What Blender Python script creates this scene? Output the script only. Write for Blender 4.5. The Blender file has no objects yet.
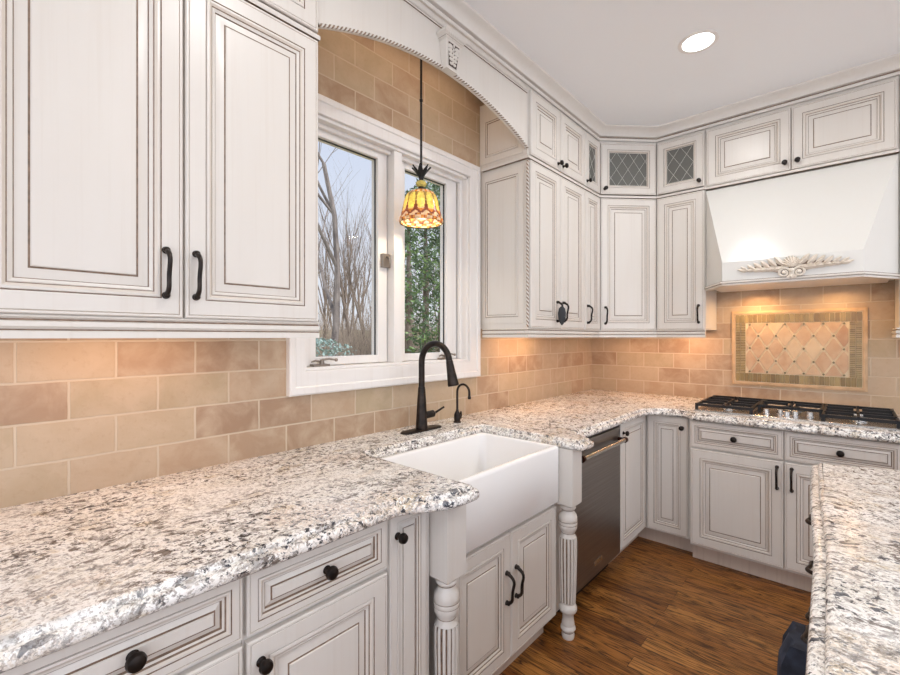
import bpy, math, random
from mathutils import Vector, Matrix
from mathutils.geometry import tessellate_polygon
rnd = random.Random(7)
PI = math.pi
sc = bpy.context.scene
COL = sc.collection

# ------------------------------------------------------------------ helpers
class MB:
    def __init__(s): s.v=[]; s.f=[]; s.m=[]; s.T=None
    def add(s, vs, fs, m=0):
        o=len(s.v); s.v += [tuple(p) for p in vs]
        s.f += [tuple(o+i for i in f) for f in fs]; s.m += [m]*len(fs)
        return o
    def box(s, x0,y0,z0,x1,y1,z1, m=0):
        v=[(x0,y0,z0),(x1,y0,z0),(x1,y1,z0),(x0,y1,z0),(x0,y0,z1),(x1,y0,z1),(x1,y1,z1),(x0,y1,z1)]
        s.add(v,[(0,3,2,1),(4,5,6,7),(0,1,5,4),(1,2,6,5),(2,3,7,6),(3,0,4,7)],m)
    def loft(s, rings, m=0, close=True, cap0=False, cap1=False):
        n=len(rings[0]); o=len(s.v)
        for r in rings: s.v += [tuple(p) for p in r]
        for i in range(len(rings)-1):
            mm = m[i] if isinstance(m,(list,tuple)) else m
            for j in range(n if close else n-1):
                k=(j+1)%n
                s.f.append((o+i*n+j,o+i*n+k,o+(i+1)*n+k,o+(i+1)*n+j)); s.m.append(mm)
        m0 = m[0] if isinstance(m,(list,tuple)) else m
        m1 = m[-1] if isinstance(m,(list,tuple)) else m
        if cap0: s.f.append(tuple(o+j for j in reversed(range(n)))); s.m.append(m0)
        if cap1: s.f.append(tuple(o+(len(rings)-1)*n+j for j in range(n))); s.m.append(m1)
    def lathe(s, prof, c=(0,0,0), n=24, m=0, axis='z', cap=True):
        rings=[]
        for r,h in prof:
            ring=[]
            for j in range(n):
                a=2*PI*j/n
                p=(r*math.cos(a), r*math.sin(a), h)
                if axis=='y': p=(p[0],-p[2],p[1])
                elif axis=='x': p=(p[2],p[0],p[1])
                ring.append((c[0]+p[0],c[1]+p[1],c[2]+p[2]))
            rings.append(ring)
        s.loft(rings,m,True,cap,cap)
    def tube(s, pts, r, n=10, m=0, cap=True, flat=1.0):
        pts=[Vector(p) for p in pts]
        if not isinstance(r,(list,tuple)): r=[r]*len(pts)
        rings=[]; up=None
        for i,p in enumerate(pts):
            t=(pts[min(i+1,len(pts)-1)]-pts[max(i-1,0)])
            if t.length<1e-9: t=Vector((0,0,1))
            t.normalize()
            if up is None:
                up=Vector((0,0,1)) if abs(t.z)<.9 else Vector((1,0,0))
            a=t.cross(up)
            if a.length<1e-6: a=t.orthogonal()
            a.normalize(); up=a.cross(t).normalized()
            rings.append([p+a*(r[i]*math.cos(2*PI*j/n))+up*(r[i]*flat*math.sin(2*PI*j/n)) for j in range(n)])
        s.loft(rings,m,True,cap,cap)
    def prism(s, poly, z0, z1, m=0):
        n=len(poly); o=len(s.v)
        s.v += [(x,y,z0) for x,y in poly]+[(x,y,z1) for x,y in poly]
        tri=tessellate_polygon([[Vector((x,y,0)) for x,y in poly]])
        area=sum(poly[i][0]*poly[(i+1)%n][1]-poly[(i+1)%n][0]*poly[i][1] for i in range(n))
        for t in tri:
            a,b,c=[Vector(poly[k]) for k in t]
            cr=(b.x-a.x)*(c.y-a.y)-(b.y-a.y)*(c.x-a.x)
            t2=t if cr>0 else (t[0],t[2],t[1])
            s.f.append(tuple(o+n+k for k in t2)); s.m.append(m)
            s.f.append(tuple(o+k for k in reversed(t2))); s.m.append(m)
        for i in range(n):
            k=(i+1)%n
            f=(o+i,o+k,o+n+k,o+n+i)
            if area<0: f=f[::-1]
            s.f.append(f); s.m.append(m)
    def sphere(s, c, r, n=14, k=8, m=0, sc3=(1,1,1)):
        rings=[]
        for i in range(1,k):
            t=PI*i/k
            rings.append([(c[0]+sc3[0]*r*math.sin(t)*math.cos(2*PI*j/n),c[1]+sc3[1]*r*math.sin(t)*math.sin(2*PI*j/n),c[2]-sc3[2]*r*math.cos(t)) for j in range(n)])
        s.loft(rings,m,True,True,True)
    def xf(s, M, start=0):
        for i in range(start,len(s.v)):
            s.v[i]=tuple(M @ Vector(s.v[i]))
    def build(s, name, mats, parent=None, smooth=35, loc=None, bevel=None):
        me=bpy.data.meshes.new(name)
        me.from_pydata([tuple(p) for p in s.v],[],s.f)
        if not isinstance(mats,(list,tuple)): mats=[mats]
        for m in mats: me.materials.append(m)
        if len(mats)>1: me.polygons.foreach_set('material_index', s.m)
        me.update()
        if smooth:
            me.polygons.foreach_set('use_smooth',[True]*len(me.polygons))
            me.set_sharp_from_angle(angle=math.radians(smooth))
        o=bpy.data.objects.new(name,me); COL.objects.link(o)
        if parent: o.parent=parent
        if loc: o.location=loc
        if bevel:
            b=o.modifiers.new('Bevel','BEVEL'); b.width=bevel; b.segments=2; b.limit_method='ANGLE'; b.angle_limit=math.radians(40)
        return o

def tag(o,label=None,cat=None,group=None,kind=None):
    if label: o['label']=label
    if cat: o['category']=cat
    if group: o['group']=group
    if kind: o['kind']=kind
    return o
def empty(name,loc,rz=0,label=None,cat=None,group=None):
    o=bpy.data.objects.new(name,None); COL.objects.link(o)
    o.empty_display_size=.05
    o.location=loc; o.rotation_euler=(0,0,rz); return tag(o,label,cat,group)
def copy_tree(o,parent=None,label=None):
    c=o.copy(); COL.objects.link(c); c.parent=parent
    if label: c['label']=label
    for ch in list(o.children): copy_tree(ch,c)
    return c

# ------------------------------------------------------------------ materials
def srgb(r,g,b):
    f=lambda c:(c/255/12.92 if c/255<=.04045 else ((c/255+.055)/1.055)**2.4)
    return (f(r),f(g),f(b),1)
class NT:
    def __init__(s,name):
        s.mat=bpy.data.materials.new(name); s.mat.use_nodes=True
        s.t=s.mat.node_tree; s.t.nodes.clear()
        s.out=s.n('ShaderNodeOutputMaterial')
    def n(s,typ,**kw):
        nd=s.t.nodes.new(typ)
        for k,v in kw.items():
            if k.startswith('_'): setattr(nd,k[1:],v)
            else: nd.inputs[k.replace('__',' ')].default_value=v
        return nd
    def l(s,a,b): s.t.links.new(a,b)
    def ramp(s,fac,stops,interp='LINEAR'):
        r=s.n('ShaderNodeValToRGB'); r.color_ramp.interpolation=interp
        e=r.color_ramp.elements
        while len(e)<len(stops): e.new(.5)
        for k,(p,c) in enumerate(stops): e[k].position=p; e[k].color=c
        s.l(fac,r.inputs['Fac']); return r.outputs['Color']
    def mix(s,fac,a,b,typ='MIX'):
        m=s.n('ShaderNodeMix',_data_type='RGBA',_blend_type=typ)
        for sock,val in ((m.inputs[0],fac),(m.inputs[6],a),(m.inputs[7],b)):
            if isinstance(val,(int,float,tuple)): sock.default_value=val
            else: s.l(val,sock)
        return m.outputs[2]
    def math(s,op,a,b=0.5):
        m=s.n('ShaderNodeMath',_operation=op)
        for i,val in enumerate((a,b)):
            if isinstance(val,(int,float)): m.inputs[i].default_value=val
            else: s.l(val,m.inputs[i])
        return m.outputs[0]
    def coord(s,scale=(1,1,1),loc=(0,0,0),rot=(0,0,0),src='Object'):
        c=s.n('ShaderNodeTexCoord'); m=s.n('ShaderNodeMapping')
        m.inputs['Scale'].default_value=scale; m.inputs['Location'].default_value=loc; m.inputs['Rotation'].default_value=rot
        s.l(c.outputs[src],m.inputs['Vector']); return m.outputs['Vector']
    def noise(s,vec,scale,detail=4,rough=.5,dist=0):
        n=s.n('ShaderNodeTexNoise',Scale=scale,Detail=detail,Roughness=rough,Distortion=dist)
        s.l(vec,n.inputs['Vector']); return n.outputs['Fac']
    def bsdf(s,col=None,rough=.5,metal=0,bump=None,bstr=.2,bdist=.001,**kw):
        p=s.n('ShaderNodeBsdfPrincipled',Metallic=metal)
        if col is not None:
            if isinstance(col,tuple): p.inputs['Base Color'].default_value=col
            else: s.l(col,p.inputs['Base Color'])
        if isinstance(rough,(int,float)): p.inputs['Roughness'].default_value=rough
        else: s.l(rough,p.inputs['Roughness'])
        for k,v in kw.items(): p.inputs[k.replace('__',' ')].default_value=v
        if bump is not None:
            b=s.n('ShaderNodeBump',Strength=bstr,Distance=bdist); s.l(bump,b.inputs['Height']); s.l(b.outputs[0],p.inputs['Normal'])
        s.l(p.outputs[0],s.out.inputs['Surface']); return p
def simple(name,col,rough=.5,metal=0,nscale=20,var=.08,**kw):
    t=NT(name); v=t.coord(); f=t.noise(v,nscale,3)
    a=tuple(c*(1-var) for c in col[:3])+(1,); b=tuple(min(1,c*(1+var)) for c in col[:3])+(1,)
    t.bsdf(t.ramp(f,[(.3,a),(.7,b)]),rough,metal,**kw); return t.mat

def mk_paint(name,base,streak,amt,rough=.33):
    t=NT(name); v=t.coord((60,60,1.2)); f=t.noise(v,1.0,4,.6)
    v2=t.coord((9,9,2)); f2=t.noise(v2,1,3)
    c=t.mix(t.ramp(f,[(.52,(0,0,0,1)),(.78,(amt,amt,amt,1))]),base,streak)
    c=t.mix(t.ramp(f2,[(.45,(0,0,0,1)),(.8,(amt*.6,)*3+(1,))]),c,streak)
    t.bsdf(c,rough,bump=f,bstr=.05,bdist=.0006); return t.mat
PAINT=mk_paint('cream_cabinet_paint',srgb(221,215,207),srgb(192,174,154),.16)
SMOOTHP=mk_paint('smooth_white_paint',srgb(222,220,214),srgb(212,204,194),.06,.22)
LOWPAINT=PAINT
GLAZE=simple('brown_glaze',srgb(128,106,88),.5,nscale=60,var=.35)
GLAZE2=simple('light_glaze_wash',srgb(214,204,192),.45,nscale=8,var=.05)
TOE_SHADE=mk_paint('toe_kick_shaded_cream',srgb(206,188,172),srgb(170,146,126),.4,.5)  # cream cabinet paint darkened, shade of the toe recess put into the colour
TRIMW=mk_paint('white_trim_paint',srgb(236,232,228),srgb(212,200,188),.25,.35)
def mk_ceiling():
    t=NT('ceiling_paint'); v=t.coord(); f=t.noise(v,180,3)
    t.bsdf(srgb(244,245,246),.85,bump=f,bstr=.15,bdist=.001); return t.mat
CEIL=mk_ceiling()
def mk_bronze():
    t=NT('oil_rubbed_bronze'); v=t.coord(); f=t.noise(v,35,3)
    t.bsdf(t.ramp(f,[(.35,srgb(34,30,28)),(.75,srgb(62,52,46))]),.38,.7); return t.mat
BRONZE=mk_bronze()
BLACKMETAL=simple('black_cast_iron',srgb(30,30,32),.5,.3)
STEEL=simple('brushed_stainless',srgb(190,188,184),.25,1,nscale=8,var=.04)
def mk_dark_steel():
    t=NT('dark_stainless_steel'); v=t.coord((2,2,160)); f=t.noise(v,1,2)
    t.bsdf(t.ramp(f,[(.3,srgb(136,131,127)),(.7,srgb(154,149,145))]),.3,.95); return t.mat
DARKSTEEL=mk_dark_steel()
BLACKPL=simple('black_plastic',srgb(18,18,19),.4)
PORC=simple('white_fireclay',srgb(243,241,238),.12,nscale=3,var=.01)
CHROME=simple('chrome',srgb(215,213,210),.15,1,var=.02)
NICKEL=simple('aged_nickel',srgb(150,140,130),.35,.9)

def mk_granite(name,ax):
    # ax: direction of the grain, 0 = along x, 1 = along y
    t=NT(name)
    g=lambda a,b:((a,b,b) if ax==0 else (b,a,b))
    rot=(0,0,.35 if ax==0 else -.25)
    c0=t.coord()
    w=t.n('ShaderNodeTexNoise',Scale=9.0,Detail=3.0); t.l(c0,w.inputs['Vector'])
    def warped(st,amp):
        vS=t.coord(g(st,1),rot=rot)
        vm=t.n('ShaderNodeVectorMath',_operation='MULTIPLY_ADD'); t.l(w.outputs['Color'],vm.inputs[0]); vm.inputs[1].default_value=(amp,amp,amp); t.l(vS,vm.inputs[2]); return vm.outputs[0]
    v=warped(.66,.06); vr=warped(.9,.04)
    K=lambda x:(x,x,x,1)
    big=t.noise(v,6,5,.6)
    base=t.ramp(big,[(.30,srgb(220,214,204)),(.43,srgb(238,234,226)),(.55,srgb(248,246,242)),(.70,srgb(234,226,212))])
    pk=t.noise(v,4.2,3,.5,.6)
    base=t.mix(t.ramp(pk,[(.52,K(0)),(.66,K(.6))]),base,srgb(220,198,178))
    gold=t.noise(v,14,4,.6)
    base=t.mix(t.ramp(gold,[(.58,K(0)),(.67,K(.55))]),base,srgb(200,176,128))
    gr=t.noise(vr,120,3,.7)
    base=t.mix(t.ramp(gr,[(.50,K(0)),(.59,K(.75))]),base,srgb(160,148,138))
    gr2=t.noise(vr,170,2,.6)
    base=t.mix(t.ramp(gr2,[(.53,K(0)),(.60,K(.8))]),base,srgb(252,250,246))
    gb=t.noise(v,38,5,.7)
    base=t.mix(t.ramp(gb,[(.56,K(0)),(.62,K(.75))]),base,srgb(150,145,142))
    br=t.noise(v,46,5,.72); cl=t.noise(v,5.5,3,.6)
    mask=t.math('MULTIPLY',t.ramp(br,[(.53,K(0)),(.575,K(1))]),t.ramp(cl,[(.42,K(.10)),(.56,K(1))]))
    base=t.mix(t.math('MULTIPLY',mask,.85),base,srgb(84,70,60))
    fk=t.noise(vr,72,4,.7,.3); cl2=t.noise(v,5.0,3,.5)
    m2=t.math('MULTIPLY',t.ramp(fk,[(.565,K(0)),(.59,K(1))]),t.ramp(cl2,[(.38,K(.25)),(.52,K(1))]))
    base=t.mix(t.math('MULTIPLY',m2,.95),base,srgb(38,38,44))
    fl=t.noise(vr,36,3,.65,.5); cl3=t.noise(vr,3.3,2,.5)
    m3=t.math('MULTIPLY',t.ramp(fl,[(.60,K(0)),(.63,K(1))]),t.ramp(cl3,[(.48,K(0)),(.58,K(1))]))
    base=t.mix(t.math('MULTIPLY',m3,.85),base,srgb(52,56,68))
    t.bsdf(base,.2,bump=gr,bstr=.03,bdist=.0003)
    return t.mat
GRAN_Y=mk_granite('cream_granite_grain_along_wall',1)
GRAN_X=mk_granite('cream_granite_grain_across',0)

def mk_tile(name,horiz):
    t=NT(name)
    c=t.n('ShaderNodeTexCoord'); s=t.n('ShaderNodeSeparateXYZ'); t.l(c.outputs['Object'],s.inputs[0])
    cb=t.n('ShaderNodeCombineXYZ')
    hx=t.math('ADD',s.outputs[horiz],-.108+.224*40); hz=t.math('ADD',s.outputs['Z'],-1.249+.1145*41)
    t.l(hx,cb.inputs[0]); t.l(hz,cb.inputs[1])
    wob=t.n('ShaderNodeTexNoise',Scale=14.0,Detail=2.0); t.l(c.outputs['Object'],wob.inputs['Vector'])
    vm=t.n('ShaderNodeVectorMath',_operation='MULTIPLY_ADD'); t.l(wob.outputs['Color'],vm.inputs[0]); vm.inputs[1].default_value=(.004,.004,0); t.l(cb.outputs[0],vm.inputs[2])
    b=t.n('ShaderNodeTexBrick',_offset=.5,_offset_frequency=2,_squash=1.0)
    t.l(vm.outputs[0],b.inputs['Vector'])
    for k,v in (('Scale',1.0),('Mortar Size',.0036),('Mortar Smooth',.25),('Bias',0.0),('Brick Width',.224),('Row Height',.1145)): b.inputs[k].default_value=v
    b.inputs['Color1'].default_value=(0,0,0,1); b.inputs['Color2'].default_value=(1,1,1,1); b.inputs['Mortar'].default_value=(.5,.5,.5,1)
    per=b.outputs['Color']
    base=t.ramp(per,[(0,srgb(164,134,108)),(.35,srgb(184,156,128)),(.65,srgb(192,168,140)),(1,srgb(180,160,130))])
    n1=t.noise(c.outputs['Object'],9,5,.6,.5)
    base=t.mix(t.ramp(n1,[(.40,(0,0,0,1)),(.66,(.7,.7,.7,1))]),base,srgb(200,178,152))
    n2=t.noise(c.outputs['Object'],45,4,.7)
    base=t.mix(t.ramp(n2,[(.54,(0,0,0,1)),(.72,(.28,.28,.28,1))]),base,srgb(166,134,104))
    col=t.mix(b.outputs['Fac'],base,srgb(206,188,164))
    inv=t.math('SUBTRACT',1.0,b.outputs['Fac'])
    h=t.math('ADD',t.math('MULTIPLY',inv,1.0),t.math('MULTIPLY',n2,.25))
    t.bsdf(col,.5,bump=h,bstr=.6,bdist=.003); return t.mat
TILE_Y=mk_tile('travertine_tile_left_wall','Y')
TILE_X=mk_tile('travertine_tile_back_wall','X')

def mk_floor():
    t=NT('stained_oak_planks')
    c=t.n('ShaderNodeTexCoord'); m=t.n('ShaderNodeMapping'); t.l(c.outputs['Object'],m.inputs['Vector'])
    m.inputs['Location'].default_value=(10,10,0)
    b=t.n('ShaderNodeTexBrick',_offset=.37,_offset_frequency=2)
    t.l(m.outputs[0],b.inputs['Vector'])
    for k,v in (('Scale',1.0),('Mortar Size',.0009),('Mortar Smooth',.1),('Brick Width',1.1),('Row Height',.083)): b.inputs[k].default_value=v
    b.inputs['Color1'].default_value=(0,0,0,1); b.inputs['Color2'].default_value=(1,1,1,1)
    per=b.outputs['Color']
    # shift the grain per plank
    sv=t.n('ShaderNodeVectorMath',_operation='MULTIPLY_ADD'); t.l(per,sv.inputs[0]); sv.inputs[1].default_value=(7,3,5); t.l(c.outputs['Object'],sv.inputs[2])
    mp=t.n('ShaderNodeMapping'); mp.inputs['Scale'].default_value=(1.1,11,1); t.l(sv.outputs[0],mp.inputs['Vector'])
    g=t.noise(mp.outputs[0],1.6,3,.55,1.4)
    rings=t.math('FRACT',t.math('MULTIPLY',g,6.5))
    mp2=t.n('ShaderNodeMapping'); mp2.inputs['Scale'].default_value=(4,170,1); t.l(sv.outputs[0],mp2.inputs['Vector'])
    fine=t.noise(mp2.outputs[0],1.5,4,.7)
    base=t.ramp(per,[(0,srgb(134,82,38)),(.4,srgb(164,108,52)),(.7,srgb(192,134,70)),(1,srgb(150,92,44))])
    base=t.mix(t.ramp(rings,[(.0,(1,1,1,1)),(.18,(.45,.45,.45,1)),(.5,(0,0,0,1)),(.8,(.1,.1,.1,1)),(1,(.9,.9,.9,1))]),base,srgb(40,19,7))
    base=t.mix(t.ramp(fine,[(.48,(0,0,0,1)),(.64,(.8,.8,.8,1))]),base,srgb(60,32,14))
    base=t.mix(t.ramp(fine,[(.3,(.35,.35,.35,1)),(.45,(0,0,0,1))]),base,srgb(196,140,80))
    col=t.mix(b.outputs['Fac'],base,srgb(34,18,10))
    t.bsdf(col,.36,bump=t.math('SUBTRACT',1.0,b.outputs['Fac']),bstr=.3,bdist=.001,Specular__IOR__Level=.3); return t.mat
OAK=mk_floor()

def mk_glass(name,tint=(1,1,1,1),rough=0.0,refl=.06):
    t=NT(name)
    tr=t.n('ShaderNodeBsdfTransparent',Color=tint); gl=t.n('ShaderNodeBsdfGlossy',Roughness=rough)
    lw=t.n('ShaderNodeLayerWeight',Blend=.5); mx=t.n('ShaderNodeMixShader')
    t.l(t.math('ADD',t.math('MULTIPLY',t.math('POWER',lw.outputs['Facing'],5.0),.6),.008),mx.inputs[0]); t.l(tr.outputs[0],mx.inputs[1]); t.l(gl.outputs[0],mx.inputs[2]); t.l(mx.outputs[0],t.out.inputs['Surface'])
    return t.mat
GLASS=mk_glass('window_glass')
def mk_cabglass():
    t=NT('seeded_cabinet_glass'); v=t.coord(); f=t.noise(v,30,3,.6,1.5)
    tr=t.n('ShaderNodeBsdfTransparent',Color=(.30,.31,.31,1))
    p=t.n('ShaderNodeBsdfPrincipled',Roughness=.12); p.inputs['Base Color'].default_value=srgb(120,120,114)
    bp=t.n('ShaderNodeBump',Strength=.4,Distance=.004); t.l(f,bp.inputs['Height']); t.l(bp.outputs[0],p.inputs['Normal'])
    mx=t.n('ShaderNodeMixShader'); mx.inputs[0].default_value=.78
    t.l(tr.outputs[0],mx.inputs[1]); t.l(p.outputs[0],mx.inputs[2]); t.l(mx.outputs[0],t.out.inputs['Surface']); return t.mat
CABGLASS=mk_cabglass()
LEAD=simple('lead_came',srgb(196,194,188),.4,.3)
INNER=simple('cabinet_interior',srgb(120,112,102),.6)
def mk_emit(name,col,st):
    t=NT(name); e=t.n('ShaderNodeEmission',Color=col,Strength=st); t.l(e.outputs[0],t.out.inputs['Surface']); return t.mat
LAMPEMIT=mk_emit('lamp_lens_glow',(1,.97,.93,1),9)
BULBEMIT=mk_emit('bulb_glow',(1,.8,.5,1),6)
def mk_stained(name,c,em):
    t=NT(name); v=t.coord(); f=t.noise(v,60,4,.6)
    d=tuple(x*.62 for x in c[:3])+(1,)
    col=t.ramp(f,[(.35,d),(.65,c)])
    p=t.bsdf(col,.2); t.l(col,p.inputs['Emission Color']); p.inputs['Emission Strength'].default_value=em
    tl=t.n('ShaderNodeBsdfTranslucent'); t.l(col,tl.inputs['Color'])
    mx=t.n('ShaderNodeMixShader'); mx.inputs[0].default_value=.5
    t.l(p.outputs[0],mx.inputs[1]); t.l(tl.outputs[0],mx.inputs[2]); t.l(mx.outputs[0],t.out.inputs['Surface']); return t.mat
SG_YEL=mk_stained('yellow_stained_glass',srgb(244,226,140),.12)
SG_AMB=mk_stained('amber_stained_glass',srgb(222,160,84),.18)
SG_RED=mk_stained('russet_stained_glass',srgb(156,98,76),.1)
SG_CRM=mk_stained('cream_stained_glass',srgb(236,216,184),.2)
SG_GRN=mk_stained('olive_stained_glass',srgb(186,160,96),.15)
LEADDARK=simple('dark_lead_line',srgb(44,36,30),.5,.5)

def mk_bark(name,c1,c2):
    t=NT(name); v=t.coord((6,6,1.5)); f=t.noise(v,2,5,.7)
    t.bsdf(t.ramp(f,[(.35,c1),(.65,c2)]),.9); return t.mat
BARK=mk_bark('grey_bark',srgb(78,70,66),srgb(128,118,110))
BARK2=mk_bark('brown_bark',srgb(84,72,62),srgb(132,116,102))
LEAFG=simple('evergreen_leaf',srgb(78,96,66),.6,nscale=1.2,var=.4)
LEAFL=simple('spring_green_leaf',srgb(102,126,70),.6,nscale=1.5,var=.35)
LEAFB=simple('blue_green_leaf',srgb(128,146,138),.6,nscale=9,var=.3)
BRUSH=simple('dry_brush_twigs',srgb(150,134,118),.9,nscale=.6,var=.3)
def mk_ground():
    t=NT('winter_lawn'); v=t.coord(); f=t.noise(v,.5,5,.6); f2=t.noise(v,14,4,.7)
    c=t.ramp(f,[(.35,srgb(112,124,70)),(.55,srgb(138,128,96)),(.75,srgb(150,130,104))])
    c=t.mix(t.ramp(f2,[(.4,(0,0,0,1)),(.7,(.5,.5,.5,1))]),c,srgb(90,82,60))
    t.bsdf(c,.95,bump=f2,bstr=.5,bdist=.03); return t.mat
GROUND=mk_ground()
def mk_cloth():
    t=NT('dark_navy_cloth'); v=t.coord(); f=t.noise(v,260,2,.6); f2=t.noise(v,25,3)
    c=t.ramp(f2,[(.35,srgb(30,35,48)),(.7,srgb(58,66,84))])
    t.bsdf(c,.9,bump=f,bstr=.4,bdist=.001); return t.mat
CLOTH=mk_cloth()
DARKTAG=simple('dark_slate_tag',srgb(36,38,42),.55)

# ------------------------------------------------------------------ camera
CX,CZ=1.69,1.374
cam=bpy.data.cameras.new('camera'); co=bpy.data.objects.new('camera',cam); COL.objects.link(co)
cam.sensor_width=36; cam.lens=36*444/900; cam.shift_y=-.5/900; cam.clip_start=.02
co.location=(CX,0,CZ); co.rotation_euler=(PI/2,0,math.radians(42))
sc.camera=co

# ------------------------------------------------------------------ setting
D=3.75; CEILZ=2.88
def plane_box(name,a,b,mat,**kw):
    m=MB(); m.box(*a,*b); o=m.build(name,mat,smooth=0,**kw); tag(o,kind='structure'); return o
YL,XR=-2.6,4.6
plane_box('floor',(-.2,YL,-.08),(XR,D+.15,0),OAK)
plane_box('ceiling',(-.2,YL,CEILZ),(XR,D+.15,CEILZ+.12),CEIL)
# left wall with the window hole
WY0,WY1,WZ0,WZ1=.965,2.036,1.232,2.325
m=MB()
m.box(-.2,YL,0,0,WY0,CEILZ); m.box(-.2,WY1,0,0,D,CEILZ); m.box(-.2,WY0,0,0,WY1,WZ0); m.box(-.2,WY0,WZ1,0,WY1,CEILZ)
tag(m.build('wall_left',TILE_Y,smooth=0),kind='structure')
m=MB(); wz0,wz1=.03,2.78  # unseen wall added to block sun, openings shaped to admit skylight
m.box(XR,YL,0,XR+.15,D+.15,wz0); m.box(XR,YL,wz1,XR+.15,D+.15,CEILZ)
for a,b_ in ((YL,YL+.25),(-.55,-.25),(1.55,1.85),(D-.25,D+.15)): m.box(XR,a,wz0,XR+.15,b_,wz1)
tag(m.build('unseen_wall_right',CEIL,smooth=0),kind='structure')
plane_box('wall_back',(-.2,D,0),(XR,D+.15,CEILZ),TILE_X)

# crown moulding (continuous)
def offset_path(path,off):
    out=[]
    n=len(path)
    for i in range(n):
        p=Vector(path[i])
        def nrm(a,b):
            d=(Vector(b)-Vector(a)).normalized(); return Vector((d.y,-d.x))
        if i==0: q=nrm(path[0],path[1]); out.append(p+q*off)
        elif i==n-1: q=nrm(path[-2],path[-1]); out.append(p+q*off)
        else:
            a=nrm(path[i-1],path[i]); b=nrm(path[i],path[i+1]); mm=(a+b); mm/= (1+a.dot(b)); out.append(p+mm*off)
    return out
def sweep(mb,path,prof,mats):
    """path in plan (front to the right of travel), prof = [(offset outwards, z)]"""
    lines=[[(q.x,q.y,z) for q in offset_path(path,o)] for o,z in prof]
    n=len(path)
    o0=len(mb.v)
    for L in lines: mb.v += L
    for i in range(len(lines)-1):
        for j in range(n-1):
            mb.f.append((o0+i*n+j,o0+i*n+j+1,o0+(i+1)*n+j+1,o0+(i+1)*n+j)); mb.m.append(mats[i])
    for e,rev in ((0,False),(n-1,True)):
        f=[o0+i*n+e for i in range(len(lines))]
        mb.f.append(tuple(f if rev else f[::-1])); mb.m.append(0)
FRONT=[(.342,-.62),(.342,3.10),(.642,3.408),(2.75,3.408)]
m=MB()
sweep(m,FRONT,[(0,2.79),(.010,2.79),(.012,2.797),(.012,2.806),(.004,2.810),(.004,2.816),(.018,2.820),(.021,2.830),(.030,2.846),(.044,2.860),(.062,2.868),(.066,2.872),(.066,2.8795),(0,2.8795)],
      [0,0,0,1,1,0,0,0,0,0,0,0,0])
tag(m.build('trim_1',[PAINT,GLAZE],smooth=50),kind='structure')

# ------------------------------------------------------------------ window
w=empty('window_1',(0,1.5,WZ0)); tag(w,kind='structure')
def wbox(name,boxes,mat,parent,bev=.003):
    mb=MB()
    for b in boxes: mb.box(b[0],b[1]-1.5,b[2]-WZ0,b[3],b[4]-1.5,b[5]-WZ0)
    return mb.build(name,mat,parent,smooth=0,bevel=bev)
def casing():
    mb=MB()
    # profile (distance from opening edge, thickness)
    prof=[(0,.0),(0,.018),(.010,.022),(.055,.022),(.060,.027),(.082,.030),(.088,.026),(.088,0)]
    rings=[]
    for d,th in prof:
        k=d/.088
        y0=WY0-d*.86; y1=WY1+d; z0=WZ0-d*1.10; z1=WZ1+d*.86
        rings.append([(th+.0005,y-1.5,z-WZ0) for y,z in ((y0,z0),(y1,z0),(y1,z1),(y0,z1))])
    mb.loft(rings,0,True)
    return mb.build('casing',TRIMW,w,smooth=30)
casing()
wbox('jamb',[(-.19,WY0,WZ0,.004,WY0+.016,WZ1),(-.19,WY1-.016,WZ0,.004,WY1,WZ1),(-.19,WY0,WZ1-.016,.004,WY1,WZ1),(-.19,WY0,WZ0,.006,WY1,WZ0+.014)],TRIMW,w)
wbox('mullion',[(-.13,1.464,WZ0+.014,-.004,1.518,WZ1-.016)],TRIMW,w)
wbox('stop',[(-.05,WY0+.016,WZ0+.014,-.028,WY0+.030,WZ1-.016),(-.05,WY1-.040,WZ0+.014,-.028,WY1-.016,WZ1-.016),(-.05,WY0+.03,WZ1-.034,-.028,1.462,WZ1-.016),(-.05,1.518,WZ1-.034,-.028,WY1-.04,WZ1-.016)],TRIMW,w)
def sash(y0,y1,gy0,gy1):
    gz0,gz1=1.285,2.262; x0,x1=-.105,-.052
    s=wbox('sash',[(x0,y0,WZ0+.016,x1,gy0,WZ1-.018),(x0,gy1,WZ0+.016,x1,y1,WZ1-.018),(x0,gy0,WZ0+.016,x1,gy1,gz0),(x0,gy0,gz1,x1,gy1,WZ1-.018)],TRIMW,w)
    wbox('pane',[(-.082,gy0+.001,gz0+.001,-.078,gy1-.001,gz1-.001)],GLASS,s,None)
    g=.004
    wbox('gasket',[(-.077,gy1-g,gz0,-.070,gy1,gz1),(-.077,gy0,gz1-g,-.070,gy1-g,gz1)],BLACKPL,s,None)
sash(.985,1.458,1.055,1.400); sash(1.522,1.992,1.580,1.905)
def crank(y):
    mb=MB()
    mb.box(-.044,y-1.5-.05,.0145,-.012,y-1.5+.03,.024)
    mb.lathe([(.011,0),(.010,.012),(.007,.020)],(-.028,y-1.5,.024),12)
    mb.tube([(-.028,y-1.5,.042),(-.02,y-1.5+.03,.046),(-.012,y-1.5+.06,.040)],[.005,.0045,.004],8)
    mb.tube([(-.03,y-1.5-.01,.035),(-.03,y-1.5-.03,.040),(-.03,y-1.5-.05,.034)],[.005,.004,.003],8)
    mb.sphere((-.012,y-1.5+.062,.040),.008,10,6)
    mb.build('crank_handle',NICKEL,w)
crank(1.07); crank(1.87)
mb=MB(); mb.box(-.0515,1.415-1.5,1.722-WZ0,-.030,1.4635-1.5,1.790-WZ0)
mb.tube([(-.032,1.44-1.5,1.775-WZ0),(-.012,1.44-1.5,1.765-WZ0),(-.010,1.442-1.5,1.735-WZ0)],[.006,.006,.004],8)
mb.build('sash_lock',NICKEL,w,bevel=.002)

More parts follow.
